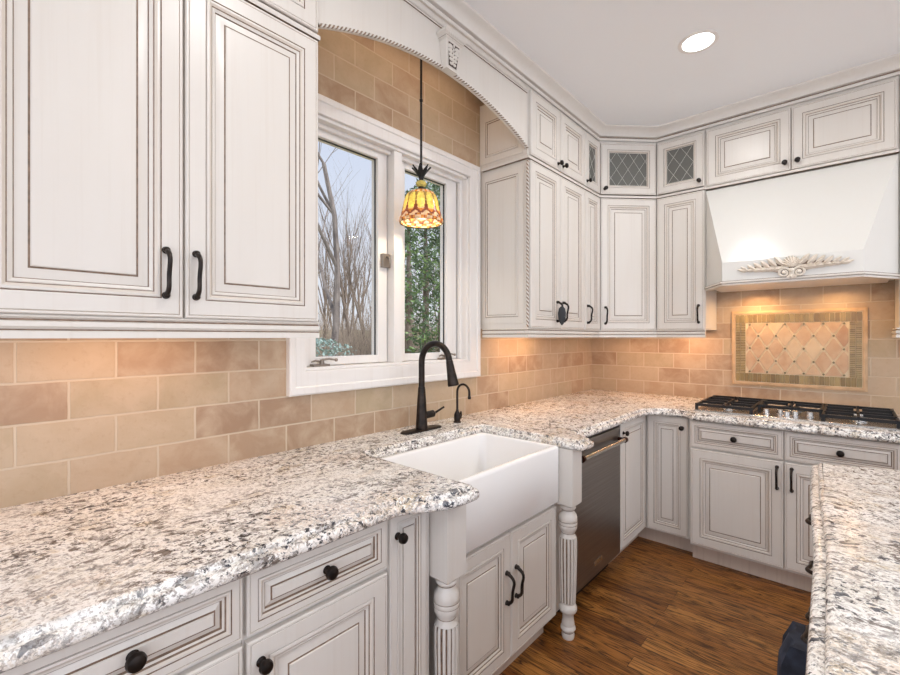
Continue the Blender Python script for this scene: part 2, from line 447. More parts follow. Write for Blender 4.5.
# ------------------------------------------------------------------ cabinet kit
# local frame: x along the front (left to right), -y towards the viewer, z up; y = 0 is the carcass front
def scaled(prof,k): return [(a*k,h,m) for a,h,m in prof]
PROF=[(0,0,0),(0,.015,0),(.003,.0185,0),(.0075,.0185,0),(.0085,.0168,2),(.0092,.0168,1),(.0105,.0185,0),(.050,.0185,0),(.0522,.0160,1),(.054,.0190,0),(.060,.0200,0),(.066,.0165,2),(.068,.0140,1),(.070,.0150,0),(.077,.0120,0),(.079,.0085,1),(.081,.0085,0),(.1005,.0135,0),(.1030,.0130,1),(.1045,.0145,1),(.1065,.0172,0)]
DPROF=[(0,0,0),(0,.015,0),(.002,.0185,0),(.0055,.0185,0),(.0062,.0168,2),(.0068,.0168,1),(.0078,.0185,0),(.023,.0185,0),(.025,.0160,1),(.026,.0190,0),(.030,.0195,0),(.034,.0165,2),(.0362,.0125,1),(.041,.0115,0),(.0425,.0075,1),(.0440,.0075,1),(.0545,.0125,0),(.0565,.0120,1),(.0575,.0145,1),(.0600,.0180,0)]
GPROF=[(0,0,0),(0,.015,0),(.003,.0185,0),(.0075,.0185,0),(.0085,.0168,2),(.0092,.0168,1),(.0105,.0185,0),(.046,.0185,0),(.048,.0160,1),(.050,.0190,0),(.056,.0195,0),(.061,.0150,2),(.063,.0120,1),(.066,.0120,0),(.066,.004,0)]
def ring_panel(mb,x0,x1,z0,z1,prof,fill=True,ybase=0):
    """nested rectangles: (inset, height, material of the strip that ends here)"""
    rings=[]
    for a,h,mt in prof:
        rings.append([(x0+a,ybase-h,z0+a),(x1-a,ybase-h,z0+a),(x1-a,ybase-h,z1-a),(x0+a,ybase-h,z1-a)])
    mb.loft(rings,[p[2] for p in prof[1:]],True,True,False)
    if fill:
        n=len(mb.v); mb.f.append((n-4,n-3,n-2,n-1)); mb.m.append(0)
PM=[PAINT,GLAZE,GLAZE2]
def knob(parent,x,z,y=-.0185,r=.015,label=None):
    mb=MB()
    mb.lathe([(.011,0),(.011,.002),(.006,.005),(.0055,.014),(.009,.017),(r,.021),(r*1.02,.026),(r*.86,.032),(r*.45,.0345)],(0,0,0),20,axis='y')
    o=mb.build('knob',BRONZE,parent,loc=(x,y,z)); 
    return o
def pull(parent,x,z,L=.115,y=-.0185,bow=.030):
    mb=MB(); h=L/2
    pts=[];rr=[]
    N=16
    for i in range(N+1):
        t=-1+2*i/N
        yy=-bow*(1-abs(t)**5)*.98-.004+.006*math.cos(t*PI)*.5
        pts.append((0,yy-.004*math.sin(t*PI),t*h)); rr.append(.0048+.0022*abs(t)**3+(.001*math.cos(t*PI/2)))
    mb.tube(pts,rr,10)
    for sg in (-1,1):
        mb.lathe([(.0095,0),(.0095,.003),(.0075,.006),(.006,.010)],(0,0,sg*h),14,axis='y')
        mb.sphere((0,-.010,sg*h),.0085,12,7)
    return mb.build('pull_handle',BRONZE,parent,loc=(x,y,z))
def door(parent,x0,x1,z0,z1,kn=None,pl=None,k=1.0,name='door',prof=PROF,pulllen=.115):
    mb=MB()
    w_=x1-x0; h_=z1-z0; cx=(x0+x1)/2
    ring_panel(mb,-w_/2,w_/2,-h_/2,h_/2,scaled(prof,k))
    o=mb.build(name,PM,parent,smooth=25,loc=(cx,-.0005,(z0+z1)/2))
    if kn: knob(o,kn[0]-cx,kn[1]-(z0+z1)/2)
    if pl: pull(o,pl[0]-cx,pl[1]-(z0+z1)/2,pulllen)
    return o
def glass_door(parent,x0,x1,z0,z1,kn=None):
    mb=MB(); w_=x1-x0; h_=z1-z0; cx=(x0+x1)/2
    ring_panel(mb,-w_/2,w_/2,-h_/2,h_/2,GPROF,False)
    q_=[i for i,f in enumerate(mb.f) if f==(3,2,1,0)][0]; mb.f.pop(q_); mb.m.pop(q_)
    # back frame ring
    a=.066
    mb.loft([[(-w_/2+i,0,-h_/2+i),(w_/2-i,0,-h_/2+i),(w_/2-i,0,h_/2-i),(-w_/2+i,0,h_/2-i)] for i in (0,a)],0)
    mb.loft([[(-w_/2+a,y,-h_/2+a),(w_/2-a,y,-h_/2+a),(w_/2-a,y,h_/2-a),(-w_/2+a,y,h_/2-a)] for y in (0,-.004)],0)
    o=mb.build('glass_door',PM,parent,smooth=25,loc=(cx,-.0005,(z0+z1)/2))
    g=MB(); gx=w_/2-.0655; gz=h_/2-.0655
    g.box(-gx,-.008,-gz,gx,-.005,gz); pane=g.build('pane',CABGLASS,o,smooth=0)
    # leaded diamond lattice
    L=MB(); dx,dz=.085,.125
    def clip(p,q):
        t0,t1=0,1; d=(q[0]-p[0],q[1]-p[1])
        for pp,dd,lo,hi in ((p[0],d[0],-gx,gx),(p[1],d[1],-gz,gz)):
            if abs(dd)<1e-9: continue
            a_,b_=(lo-pp)/dd,(hi-pp)/dd
            if a_>b_: a_,b_=b_,a_
            t0=max(t0,a_); t1=min(t1,b_)
        return None if t0>=t1 else ((p[0]+d[0]*t0,p[1]+d[1]*t0),(p[0]+d[0]*t1,p[1]+d[1]*t1))
    for s_ in (1,-1):
        for i in range(-6,7):
            c0=i*dx
            r=clip((c0-1*dx*3,-s_*dz*3),(c0+1*dx*3,s_*dz*3))
            if r: L.tube([(r[0][0],-.0086,r[0][1]),(r[1][0],-.0086,r[1][1])],.0013,6)
    L.build('lead_lattice',LEAD,o)
    if kn: knob(o,kn[0]-cx,kn[1]-(z0+z1)/2,r=.014)
    return o
def drawer(parent,x0,x1,z0,z1,k=1.0,kn=True):
    mb=MB(); w_=x1-x0; h_=z1-z0
    ring_panel(mb,-w_/2,w_/2,-h_/2,h_/2,scaled(DPROF,k))
    o=mb.build('drawer',PM,parent,smooth=25,loc=((x0+x1)/2,-.0005,(z0+z1)/2))
    if kn: knob(o,0,0,y=-.0165,r=.0165)
    return o
def carcass(parent,W,z0,z1,depth,hollow=False,mat=None,x0=0,name='body'):
    mb=MB(); t=.018
    if not hollow: mb.box(x0,0,z0,x0+W,depth,z1)
    else:
        mb.box(x0,0,z0,x0+t,depth,z1); mb.box(x0+W-t,0,z0,x0+W,depth,z1)
        mb.box(x0+t,0,z0,x0+W-t,depth,z0+t); mb.box(x0+t,0,z1-t,x0+W-t,depth,z1)
        mb.box(x0+t,depth-t,z0+t,x0+W-t,depth,z1-t)
    return mb.build(name,mat or PAINT,parent,smooth=0)
def light_rail(parent,path,z1=1.424):
    mb=MB()
    z=lambda d:z1-d
    sweep(mb,path,[(0,z(0)),(.012,z(0)),(.014,z(.005)),(.008,z(.009)),(.008,z(.013)),(.014,z(.015)),(.016,z(.026)),(.010,z(.032)),(.010,z(.0355)),(.014,z(.038)),(.015,z(.053)),(-.016,z(.053)),(-.016,z(0)),(0,z(0))],
          [0,0,0,1,0,0,0,1,0,0,0,0,0])
    return mb.build('light_rail',PM,parent,smooth=40)
UZ0,UZT,TZ0,TZ1=1.425,2.372,2.402,2.768   # tall doors and top-tier doors
BODZ0=1.424; SPLIT=2.386; TOPZ=2.789
FX=.340                                    # carcass front of left-wall uppers
def shelf_lip(parent,path,zc=SPLIT):
    mb=MB(); sweep(mb,path,[(0,zc-.009),(.018,zc-.009),(.021,zc-.004),(.021,zc+.004),(.016,zc+.008),(0,zc+.009)],[1,0,0,0,1])
    return mb.build('ledge_moulding',PM,parent,smooth=40)

def end_panel(parent,name,boxes_fn):
    pass

# -- left upper cabinet
c=empty('wall_cabinet',(FX,.0,BODZ0),PI/2,'large cream glazed wall cabinet left of the window with two tall doors','wall cabinet')
W=.822
carcass(c,W,0,SPLIT-BODZ0-.010,FX-.001)
door(c,.003,.407,UZ0-BODZ0,UZT-BODZ0,pl=(.366,.118),pulllen=.118)
door(c,.413,W-.006,UZ0-BODZ0,UZT-BODZ0,pl=(.438,.118),pulllen=.118)
light_rail(c,[(0,0),(W,0)],0.0)
c=empty('wall_cabinet',(FX,.0,SPLIT-.009),PI/2,'top-tier cream cabinet above the large cabinet left of the window','wall cabinet')
carcass(c,W,.0,TOPZ-SPLIT+.009,FX-.001)
b=SPLIT-.009
door(c,.003,.407,TZ0-b,TZ1-b,kn=(.376,.06)); door(c,.413,W-.006,TZ0-b,TZ1-b,kn=(.445,.06))
shelf_lip(c,[(0,0),(W,0)],.009)

# -- right of window: double cabinet
Y0=2.150
def side_panels(parent,z0,z1):
    # applied raised frame on the end that faces the window (local x = 0 side)
    mb=MB()
    start=len(mb.v)
    prof=[(0,0,0),(0,.004,0),(.036,.004,0),(.038,.0015,1),(.041,.006,0),(.049,.006,0),(.052,.003,1),(.055,.0015,0)]
    ring_panel(mb,.012,FX-.022,z0,z1,prof)
    # rotate so the panel looks towards local -x
    M=Matrix(((0,1,0,-.0003),(-1,0,0,FX),(0,0,1,0),(0,0,0,1)))
    mb.xf(M)
    return mb.build('end_panel',PM,parent,smooth=25)
def rope(parent,pts,r=.008,pitch=.022,name='rope_trim',mat=None,steps=None):
    """two-strand twisted cord along a polyline"""
    mb=MB(); P=[Vector(p) for p in pts]
    seg=[0]
    for a,b_ in zip(P,P[1:]): seg.append(seg[-1]+(b_-a).length)
    L=seg[-1]; N=max(8,int(L/(pitch/6)))
    def at(s):
        for i in range(len(P)-1):
            if s<=seg[i+1]+1e-9:
                t=(s-seg[i])/(seg[i+1]-seg[i]); return P[i].lerp(P[i+1],t),(P[i+1]-P[i]).normalized()
        return P[-1],(P[-1]-P[-2]).normalized()
    for st in (0,1):
        q=[]
        for i in range(N+1):
            s=L*i/N; p,t=at(s)
            a=t.cross(Vector((0,0,1)) if abs(t.z)<.9 else Vector((0,1,0))).normalized(); b_=a.cross(t)
            ph=2*PI*s/pitch/1.0*.5*2/2+st*PI
            q.append(p+a*(r*.5*math.cos(ph))+b_*(r*.5*math.sin(ph)))
        mb.tube(q,r*.50,6,0)
    # dark glaze core shows between the strands
    mb.tube([at(L*i/24)[0] for i in range(25)],r*.78,8,1)
    return mb.build(name,[PAINT,GLAZE],parent)
c=empty('wall_cabinet',(FX,Y0,BODZ0),PI/2,'tall cream wall cabinet right of the window with double doors','wall cabinet')
W2=.695
carcass(c,W2,0,SPLIT-BODZ0-.010,FX-.001)
door(c,.008,.350,UZ0-BODZ0,UZT-BODZ0,pl=(.308,.105)); door(c,.356,W2-.003,UZ0-BODZ0,UZT-BODZ0,pl=(.384,.105))
light_rail(c,[(.0,FX-.03),(0,0),(W2,0)],0)
side_panels(c,.03,SPLIT-BODZ0-.04)
rope(c,[(-.006,-.006,.006),(-.006,-.006,SPLIT-BODZ0-.02)],.009)
c=empty('wall_cabinet',(FX,Y0,b),PI/2,'top-tier cream cabinet right of the arch with two small solid doors','wall cabinet')
carcass(c,W2,0,TOPZ-b,FX-.001)
door(c,.012,.350,TZ0-b,TZ1-b,kn=(.322,.062)); door(c,.356,W2-.003,TZ0-b,TZ1-b,kn=(.384,.062))
shelf_lip(c,[(-.0,FX-.03),(0,0),(W2,0)],.009)
side_panels(c,.045,TOPZ-b-.08)
# -- single cabinet on left wall
Y1=Y0+W2+.001; W3=3.098-Y1
c=empty('wall_cabinet',(FX,Y1,BODZ0),PI/2,'narrow cream wall cabinet on the window wall beside the angled corner cabinet','wall cabinet')
carcass(c,W3,0,SPLIT-BODZ0-.010,FX-.001)
door(c,.004,W3-.008,UZ0-BODZ0,UZT-BODZ0,pl=(.036,.105),k=.9); light_rail(c,[(0,0),(W3,0)],0)
c=empty('wall_cabinet',(FX,Y1,b),PI/2,'glass-fronted top cabinet on the window wall beside the angled corner','wall cabinet')
carcass(c,W3,0,TOPZ-b,FX-.001,True); glass_door(c,.004,W3-.008,TZ0-b,TZ1-b,kn=(.03,.062)); shelf_lip(c,[(0,0),(W3,0)],.009)
# -- diagonal corner
P0=(FX,3.100); P1=(.642,3.410)
ang=math.atan2(P1[1]-P0[1],P1[0]-P0[0]); DW_=math.hypot(P1[0]-P0[0],P1[1]-P0[1])
def diag_body(parent,z0,z1,hollow):
    M=Matrix.Translation((P0[0],P0[1],0)) @ Matrix.Rotation(ang,4,'Z'); Mi=M.inverted()
    poly=[P0,P1,(P1[0],D-.001),(.001,D-.001),(.001,P0[1])]
    pl=[tuple((Mi@Vector((x,y,0)))[:2]) for x,y in poly]
    mb=MB()
    if not hollow: mb.prism(pl,z0,z1)
    else:
        mb.prism(pl,z0,z0+.018); mb.prism(pl,z1-.018,z1)
        n=len(pl)
        for i in range(1,n):
            a=Vector(pl[i]); c_=Vector(pl[(i+1)%n]); ctr=sum((Vector(q) for q in pl),Vector((0,0)))/n
            ia=a+(ctr-a).normalized()*.02; ic=c_+(ctr-c_).normalized()*.02
            mb.prism([tuple(a),tuple(c_),tuple(ic),tuple(ia)],z0+.018,z1-.018)
    return mb.build('body',PAINT,parent,smooth=0)
c=empty('corner_wall_cabinet',(*P0,BODZ0),ang,'angled cream corner wall cabinet with one tall solid door','wall cabinet')
diag_body(c,0,SPLIT-BODZ0-.010,False); door(c,.012,DW_-.012,UZ0-BODZ0,UZT-BODZ0,pl=(.045,.105)); light_rail(c,[(0,0),(DW_,0)],0)
c=empty('corner_wall_cabinet',(*P0,b),ang,'angled corner top cabinet with leaded diamond glass door','wall cabinet')
diag_body(c,0,TOPZ-b,True); glass_door(c,.012,DW_-.012,TZ0-b,TZ1-b,kn=(.04,.062)); shelf_lip(c,[(0,0),(DW_,0)],.009)
# -- back wall single
XB0,XB1=.644,.960; FY=3.410; DB=D-FY-.001
c=empty('wall_cabinet',(XB0,FY,BODZ0),0,'cream wall cabinet on the back wall immediately left of the range hood','wall cabinet')
carcass(c,XB1-XB0,0,SPLIT-BODZ0-.010,DB); door(c,.008,XB1-XB0-.006,UZ0-BODZ0,UZT-BODZ0,pl=(.278,.108)); light_rail(c,[(0,0),(XB1-XB0,0)],0)
c=empty('wall_cabinet',(XB0,FY,b),0,'glass-fronted top cabinet on the back wall with diamond leading','wall cabinet')
carcass(c,XB1-XB0,0,TOPZ-b,DB,True); glass_door(c,.008,XB1-XB0-.006,TZ0-b,TZ1-b,kn=(.284,.062)); shelf_lip(c,[(0,0),(XB1-XB0,0)],.009)
# -- above the hood
XH0,XH1=.962,1.888
c=empty('wall_cabinet',(XH0,FY,b),0,'wide cream cabinet above the range hood with two landscape doors','wall cabinet')
WH=XH1-XH0
carcass(c,WH,0,TOPZ-b,DB); door(c,.010,WH/2-.003,TZ0-b-.010,TZ1-b,kn=(WH/2-.030,.060)); door(c,WH/2+.003,WH-.008,TZ0-b-.010,TZ1-b,kn=(WH/2+.032,.060))
shelf_lip(c,[(0,0),(WH,0)],.004)
# -- right of the hood (only its side and rail show)
c=empty('wall_cabinet',(XH1+.002,FY,BODZ0),0,'cream wall cabinet right of the range hood, mostly cut off by the photo edge','wall cabinet')
carcass(c,.42,0,SPLIT-BODZ0-.010,DB); door(c,.008,.414,UZ0-BODZ0,UZT-BODZ0,pl=(.036,.105)); light_rail(c,[(0,.30),(0,0),(.42,0)],0)
c=empty('wall_cabinet',(XH1+.002,FY,b),0,'top-tier cream cabinet at the far right above the cut-off wall cabinet','wall cabinet')
carcass(c,.42,0,TOPZ-b,DB); door(c,.008,.414,TZ0-b,TZ1-b,kn=(.036,.062)); shelf_lip(c,[(0,0),(.42,0)],.009)

# -- small tag hanging on the pull
mb=MB()
mb.tube([(0,.0,.0),(0,-.004,.008),(0,-.008,.002),(0,-.004,-.02)],.0016,6)
def lens(z): return [(.006,.0),(.018,-.012),(.024,-.040),(.022,-.075),(.010,-.104),(.001,-.114)]
rings=[]
for r_,z_ in lens(0):
    rings.append([(r_*math.cos(2*PI*j/12),-.004+.35*r_*math.sin(2*PI*j/12),z_-.018) for j in range(12)])
mb.loft(rings,0,True,True,True)
o=mb.build('hanging_tag',DARKTAG,loc=(FX+.0185+.034+.012,Y0+.284,BODZ0+.152)); o.rotation_euler=(0,0,.35)
tag(o,'small dark pointed tag hanging from a door pull right of the window','tag')

# ------------------------------------------------------------------ arched valance
VY0,VY1=.824,2.148
c=empty('arched_valance',(FX,VY0,2.40),PI/2,'cream arched valance board bridging the cabinets over the sink window','valance')
VW=VY1-VY0; N=40
def arch(t): # t in 0..1 -> z (local, base 2.40)
    return 2.415+.155*math.sin(PI*t)**.8 if 0<t<1 else 2.415
cx_,R_=VW/2,None
def archz(x):
    # shallow circular arc
    h=.136; Rr=(VW*VW/4+h*h)/(2*h); return 2.434-2.40+ math.sqrt(max(0,Rr*Rr-(x-VW/2)**2))-(Rr-h)
xs=[VW*i/N for i in range(N+1)]
mb=MB()
top=TOPZ-2.40
front=[(x,0.0,archz(x)) for x in xs]
for i in range(N):
    a0,a1=archz(xs[i]),archz(xs[i+1]); x0,x1=xs[i],xs[i+1]
    mb.add([(x0,0,a0),(x1,0,a1),(x1,0,top),(x0,0,top),(x0,.014,a0),(x1,.014,a1),(x1,.014,top),(x0,.014,top)],
           [(0,1,2,3),(7,6,5,4),(4,5,1,0),(3,2,6,7)])
mb.build('board',PAINT,c,smooth=30)
rope(c,[(x,-.003,archz(x)+.004) for x in xs],.008,.018)
mb=MB(); zt=2.745-2.40
sweep(mb,[(0.002,0),(VW-.002,0)],[(0,zt),(.006,zt),(.007,zt+.006),(.003,zt+.009),(.003,zt+.012),(.007,zt+.015),(.008,zt+.022),(0,zt+.026)],[1,0,1,1,0,0,0]); mb.build('top_moulding',PM,c,smooth=40)
# soffit panel behind the valance
# corbel
kx=.655
mb=MB()
zb,zt2=archz(kx)-.006,2.715-2.40
def kring(z,w_,d): return [(kx-w_/2,0-.0005,z),(kx-w_/2,-d,z),(kx+w_/2,-d,z),(kx+w_/2,-.0005,z)]
mb.loft([kring(zb,.070,.030),kring(zt2-.032,.098,.042)],0,True,True,True)
mb.loft([kring(zt2-.032,.104,.045),kring(zt2-.026,.116,.050),kring(zt2-.022,.112,.048)],[0,1],True,True,True)
mb.loft([kring(zt2-.022,.112,.048),kring(zt2-.010,.140,.058),kring(zt2,.140,.058)],0,True,True,True)
ko=mb.build('corbel',PM,c,smooth=30)
mb=MB()
# carved leaf field on the corbel face
h_=zt2-.032-zb
mb.add([(kx-.026,-.0335,zb+.012),(kx+.026,-.0335,zb+.012),(kx+.036,-.0425,zt2-.042),(kx-.036,-.0425,zt2-.042)],[(0,1,2,3)],1)
for i in range(5):
    zz=zb+.025+i*(h_-.035)/5; wv=.010+.003*i
    yy=-.034-.0095*(zz-zb)/h_
    for sg in (-1,1):
        mb.sphere((kx+sg*wv*1.05,yy,zz),.009+.0012*i,8,6,0,(1.2,.45,.75))
    mb.sphere((kx,yy-.001,zz+.010),.007,8,6,0,(.7,.5,1.3))
for j in range(9):
    mb.sphere((kx-.056+.014*j,-.0555,zt2-.014),.0055,8,5,0,(1,.6,1))
mb.build('carving',[PAINT,simple('carving_glaze',srgb(84,72,64),.6)],ko)

# ------------------------------------------------------------------ range hood
hc=(XH0+XH1)/2
c=empty('range_hood',(hc,FY,1.70),0,'white wooden range hood with carved leaf ornament above the cooktop','range hood')
hw=(XH1-XH0)/2-.001
zT=2.366-1.70; zS=1.830-1.70; zB=0.0; yf=-(FY-3.15); fw=.318
mb=MB()
A=[(-hw,0,zT),(hw,0,zT)]
Bm=[(-fw,yf,zS),(fw,yf,zS)]
Cc=[(-fw,yf,zB+.012),(fw,yf,zB+.012)]
S=[(-hw,0,zB+.012),(hw,0,zB+.012)]
yb=D-FY-.001
mb.add([A[0],A[1],Bm[1],Bm[0]],[(3,2,1,0)],0)
mb.add([Bm[0],Bm[1],Cc[1],Cc[0]],[(3,2,1,0)],0)
mb.add([A[0],Bm[0],Cc[0],S[0]],[(3,2,1,0)],0)
mb.add([A[1],S[1],Cc[1],Bm[1]],[(3,2,1,0)],0)
# back part against the wall
mb.add([(-hw,0,zB+.012),(hw,0,zB+.012),(hw,yb,zB+.012),(-hw,yb,zB+.012),(-hw,0,zT),(hw,0,zT),(hw,yb,zT),(-hw,yb,zT)],[(4,5,6,7),(1,2,6,5),(2,3,7,6),(3,0,4,7)],0)
mb.build('canopy',SMOOTHP,c,smooth=15)
mb=MB()
sweep(mb,[(-hw,0),(-fw,yf),(fw,yf),(hw,0)],[(-.03,.012),(0,.016),(.004,.016),(.004,.013),(.009,.012),(.011,.006),(.009,.001),(.003,-.001),(.003,-.012),(-.03,-.012)],[0,1,1,0,0,0,1,0,0]); mb.build('bottom_moulding',PM,c,smooth=40)
mb=MB()
poly=[(-hw+.03,.02),(-fw+.02,yf+.03),(fw-.02,yf+.03),(hw-.03,.02),(hw-.03,yb-.01),(-hw+.03,yb-.01)]
mb.prism(poly,.0,.010); mb.build('underside',TRIMW,c,smooth=0)
# carved applique
mb=MB()
def leaf(x,z,L,ang_,wd=.011,th=.009,mt=0):
    n=7; s0=len(mb.v); rings=[]
    for i in range(n+1):
        t=i/n; w_=wd*math.sin(PI*min(1,t*.9+.08))**.8*(1 if t<.9 else .6); xx=L*t; bend=.16*L*t*t
        rings.append([(xx,-.002-th*.2,bend+w_),(xx,-.004-th*(1-t*.4),bend+.0),(xx,-.002-th*.2,bend-w_),(xx,0,bend)])
    mb.loft(rings,mt,True,True,True)
    M=Matrix.Translation((x,0,z)) @ Matrix.Rotation(-ang_,4,'Y')
    mb.xf(M,s0)
ax,az=.022,1.768-1.70
BACK=[(-.225,.008),(-.16,.020),(-.09,.028),(-.05,.034),(0,.036),(.05,.034),(.09,.028),(.16,.020),(.225,.008),(.16,-.006),(.09,-.014),(.05,-.03),(0,-.045),(-.05,-.03),(-.09,-.014),(-.16,-.006)]
n0=len(mb.v)
mb.v += [(ax+x,yf-.0004,az+z) for x,z in BACK]+[(ax+x*.985,yf-.003,az+z*.97) for x,z in BACK]
nb_=len(BACK)
mb.f.append(tuple(n0+nb_+k for k in range(nb_))[::-1]); mb.m.append(1)
for k in range(nb_): mb.f.append((n0+k,n0+(k+1)%nb_,n0+nb_+(k+1)%nb_,n0+nb_+k)); mb.m.append(1)
for sg in (-1,1):
    for i in range(6):
        t=i/5
        for up in (0,1):
            L=.066-.022*t; aa=(.06+(.66-.28*t)*(1 if up else -.55))
            s0=len(mb.v)
            leaf(.036+.170*t,.008-.006*t+(.008 if up else -.008)*(1-t),L,aa,.0145-.005*t,.020-.006*t)
            mb.xf(Matrix.Translation((ax,yf-.0012,az)) @ Matrix.Diagonal((sg,1,1,1)),s0)
    s0=len(mb.v); leaf(.212,.002,.050,.03,.008,.009); mb.xf(Matrix.Translation((ax,yf-.0012,az)) @ Matrix.Diagonal((sg,1,1,1)),s0)
    s0=len(mb.v); mb.tube([(.02,-.006,.004),(.10,-.006,.010),(.20,-.005,.007)],[.005,.004,.003],6); mb.xf(Matrix.Translation((ax,yf,az)) @ Matrix.Diagonal((sg,1,1,1)),s0)
    pts=[];rr=[]
    for i in range(34):
        t=i/33; a=-PI*.35+t*3.4*PI; r_=.032*(1-t*.80)
        pts.append((ax+sg*(.034-r_*math.cos(a)),yf-.009-.008*t,az-.030+r_*math.sin(a))); rr.append(.0080-.0035*t)
    mb.tube(pts,rr,8)
    mb.sphere((ax+sg*.034,yf-.017,az-.030),.009,10,6)
for k in range(11):
    a=PI*.08+PI*.84*k/10
    s0=len(mb.v); leaf(0,.004,.062-.012*abs(math.cos(a)),a,.010,.014); mb.xf(Matrix.Translation((ax,yf-.001,az+.002)),s0)
for k in range(7):
    a=PI*.2+PI*.6*k/6
    s0=len(mb.v); leaf(0,.0,.038,a,.009,.018); mb.xf(Matrix.Translation((ax,yf-.007,az+.0)),s0)
mb.sphere((ax,yf-.014,az-.018),.014,10,6); mb.sphere((ax,yf-.012,az-.052),.010,10,6)
CARV=mk_paint('carved_ornament_paint',srgb(232,222,208),srgb(170,148,126),.55,.5)
tag(mb.build('leaf_ornament',[CARV,simple('ornament_glaze',srgb(120,98,80),.6)],c),'carved cream leaf and scroll ornament with brown glaze')

# ------------------------------------------------------------------ mosaic panel
px0,px1,pz0,pz1=1.057,1.772,1.036,1.556
c=empty('tile_mosaic_panel',((px0+px1)/2,D,(pz0+pz1)/2),0,'framed mosaic of beige diamond tiles on the wall behind the cooktop','tile panel')
pw,ph=(px1-px0)/2,(pz1-pz0)/2
def pframe(name,i0,i1,d,mat,bulge=True):
    mb=MB(); rings=[]
    for i_,h_ in ((i0,0),(i0,d*.7),(i0+(i1-i0)*.3,d),(i0+(i1-i0)*.7,d),(i1,d*.7),(i1,0)):
        rings.append([(-pw+i_,-.0006-h_,-ph+i_),(pw-i_,-.0006-h_,-ph+i_),(pw-i_,-.0006-h_,ph-i_),(-pw+i_,-.0006-h_,ph-i_)])
    mb.loft(rings,0,True); return mb.build(name,mat,c,smooth=60)
TRAV=simple('travertine_trim',srgb(206,172,134),.5,nscale=18,var=.15)
pframe('outer_trim',0,.022,.012,TRAV)
def mk_mosaic():
    t=NT('green_gold_glass_mosaic'); g=t.n('ShaderNodeNewGeometry')
    t.bsdf(t.ramp(g.outputs['Random Per Island'],[(0,srgb(124,100,58)),(.4,srgb(146,122,74)),(.75,srgb(166,142,92)),(1,srgb(134,116,74))]),.25); return t.mat
def mk_diamond():
    t=NT('tumbled_travertine_diamond'); g=t.n('ShaderNodeNewGeometry'); v=t.coord(); f=t.noise(v,22,4,.6)
    a=t.ramp(g.outputs['Random Per Island'],[(0,srgb(176,134,104)),(.4,srgb(202,166,132)),(.75,srgb(214,188,154)),(1,srgb(190,146,112))])
    t.bsdf(t.mix(t.ramp(f,[(.4,(0,0,0,1)),(.7,(.5,.5,.5,1))]),a,srgb(222,196,164)),.5); return t.mat
GROUT=simple('sand_grout',srgb(232,212,180),.9)
mb=MB(); mb.box(-pw+.02,-.006,-ph+.02,pw-.02,0,ph-.02); mb.build('grout_bed',GROUT,c,smooth=0)
mb=MB()
bi0,bi1=.025,.084
rows=3; cell=(bi1-bi0)/rows
def mos(x0,z0,x1,z1): mb.box(x0+.0012,-.010,z0+.0012,x1-.0012,-.0055,z1-.0012)
nX=26; dxm=(2*(pw-bi0))/nX
for i in range(nX):
    x0=-pw+bi0+i*dxm
    for zz0,zz1 in ((-ph+bi0,-ph+bi1),(ph-bi1,ph-bi0)):
        mos(x0,zz0,x0+dxm,zz1)
nZ=30; dzm=(2*(ph-bi1))/nZ
for i in range(nZ):
    z0=-ph+bi1+i*dzm
    for x0 in (-pw+bi0,pw-bi1):
        for k in range(2): mos(x0+k*(bi1-bi0)/2,z0,x0+(k+1)*(bi1-bi0)/2,z0+dzm)
tag(mb.build('mosaic_border',mk_mosaic(),c,smooth=0),'narrow olive gold mosaic tile border')
mb=MB()
ix,iz=pw-.089,ph-.089
ddx,ddz=2*ix/5.4,2*iz/2.0
def clip_poly(poly,xm,zm):
    for ax_,s_,lim in ((0,1,xm),(0,-1,xm),(1,1,zm),(1,-1,zm)):
        out=[]
        for i in range(len(poly)):
            a,b_=poly[i],poly[(i+1)%len(poly)]
            ia=s_*a[ax_]<=lim+1e-9; ib=s_*b_[ax_]<=lim+1e-9
            if ia: out.append(a)
            if ia!=ib:
                t=(s_*lim-a[ax_])/(b_[ax_]-a[ax_]); t=(lim*s_-a[ax_])/(b_[ax_]-a[ax_])
                out.append((a[0]+t*(b_[0]-a[0]),a[1]+t*(b_[1]-a[1])))
        poly=out
        if not poly: return []
    return poly
dots=[]
for i in range(-6,7):
    for j in range(-4,5):
        if (i+j)%2: continue
        cx0,cz0=i*ddx/2,j*ddz/2
        hx,hz=ddx/2*.795,ddz/2*.795
        cc=.80
        poly=[(cx0-hx,cz0-hz*(1-cc)*.5),(cx0-hx*(1-cc)*.5,cz0-hz),(cx0+hx*(1-cc)*.5,cz0-hz),(cx0+hx,cz0-hz*(1-cc)*.5),(cx0+hx,cz0+hz*(1-cc)*.5),(cx0+hx*(1-cc)*.5,cz0+hz),(cx0-hx*(1-cc)*.5,cz0+hz),(cx0-hx,cz0+hz*(1-cc)*.5)]
        p=clip_poly(poly,ix,iz)
        if len(p)<3: continue
        area=sum(p[k][0]*p[(k+1)%len(p)][1]-p[(k+1)%len(p)][0]*p[k][1] for k in range(len(p)))
        if abs(area)<.0004: continue
        n=len(p); o0=len(mb.v)
        mb.v += [(x,-.0055,z) for x,z in p]+[(x,-.0105,z) for x,z in p]
        mb.f.append(tuple(o0+n+k for k in range(n))); mb.m.append(0)
        for k in range(n): mb.f.append((o0+k,o0+(k+1)%n,o0+n+(k+1)%n,o0+n+k)); mb.m.append(0)
mb.build('diamond_tiles',mk_diamond(),c,smooth=0)
DOT=simple('bronze_dot',srgb(112,96,62),.35,.4)
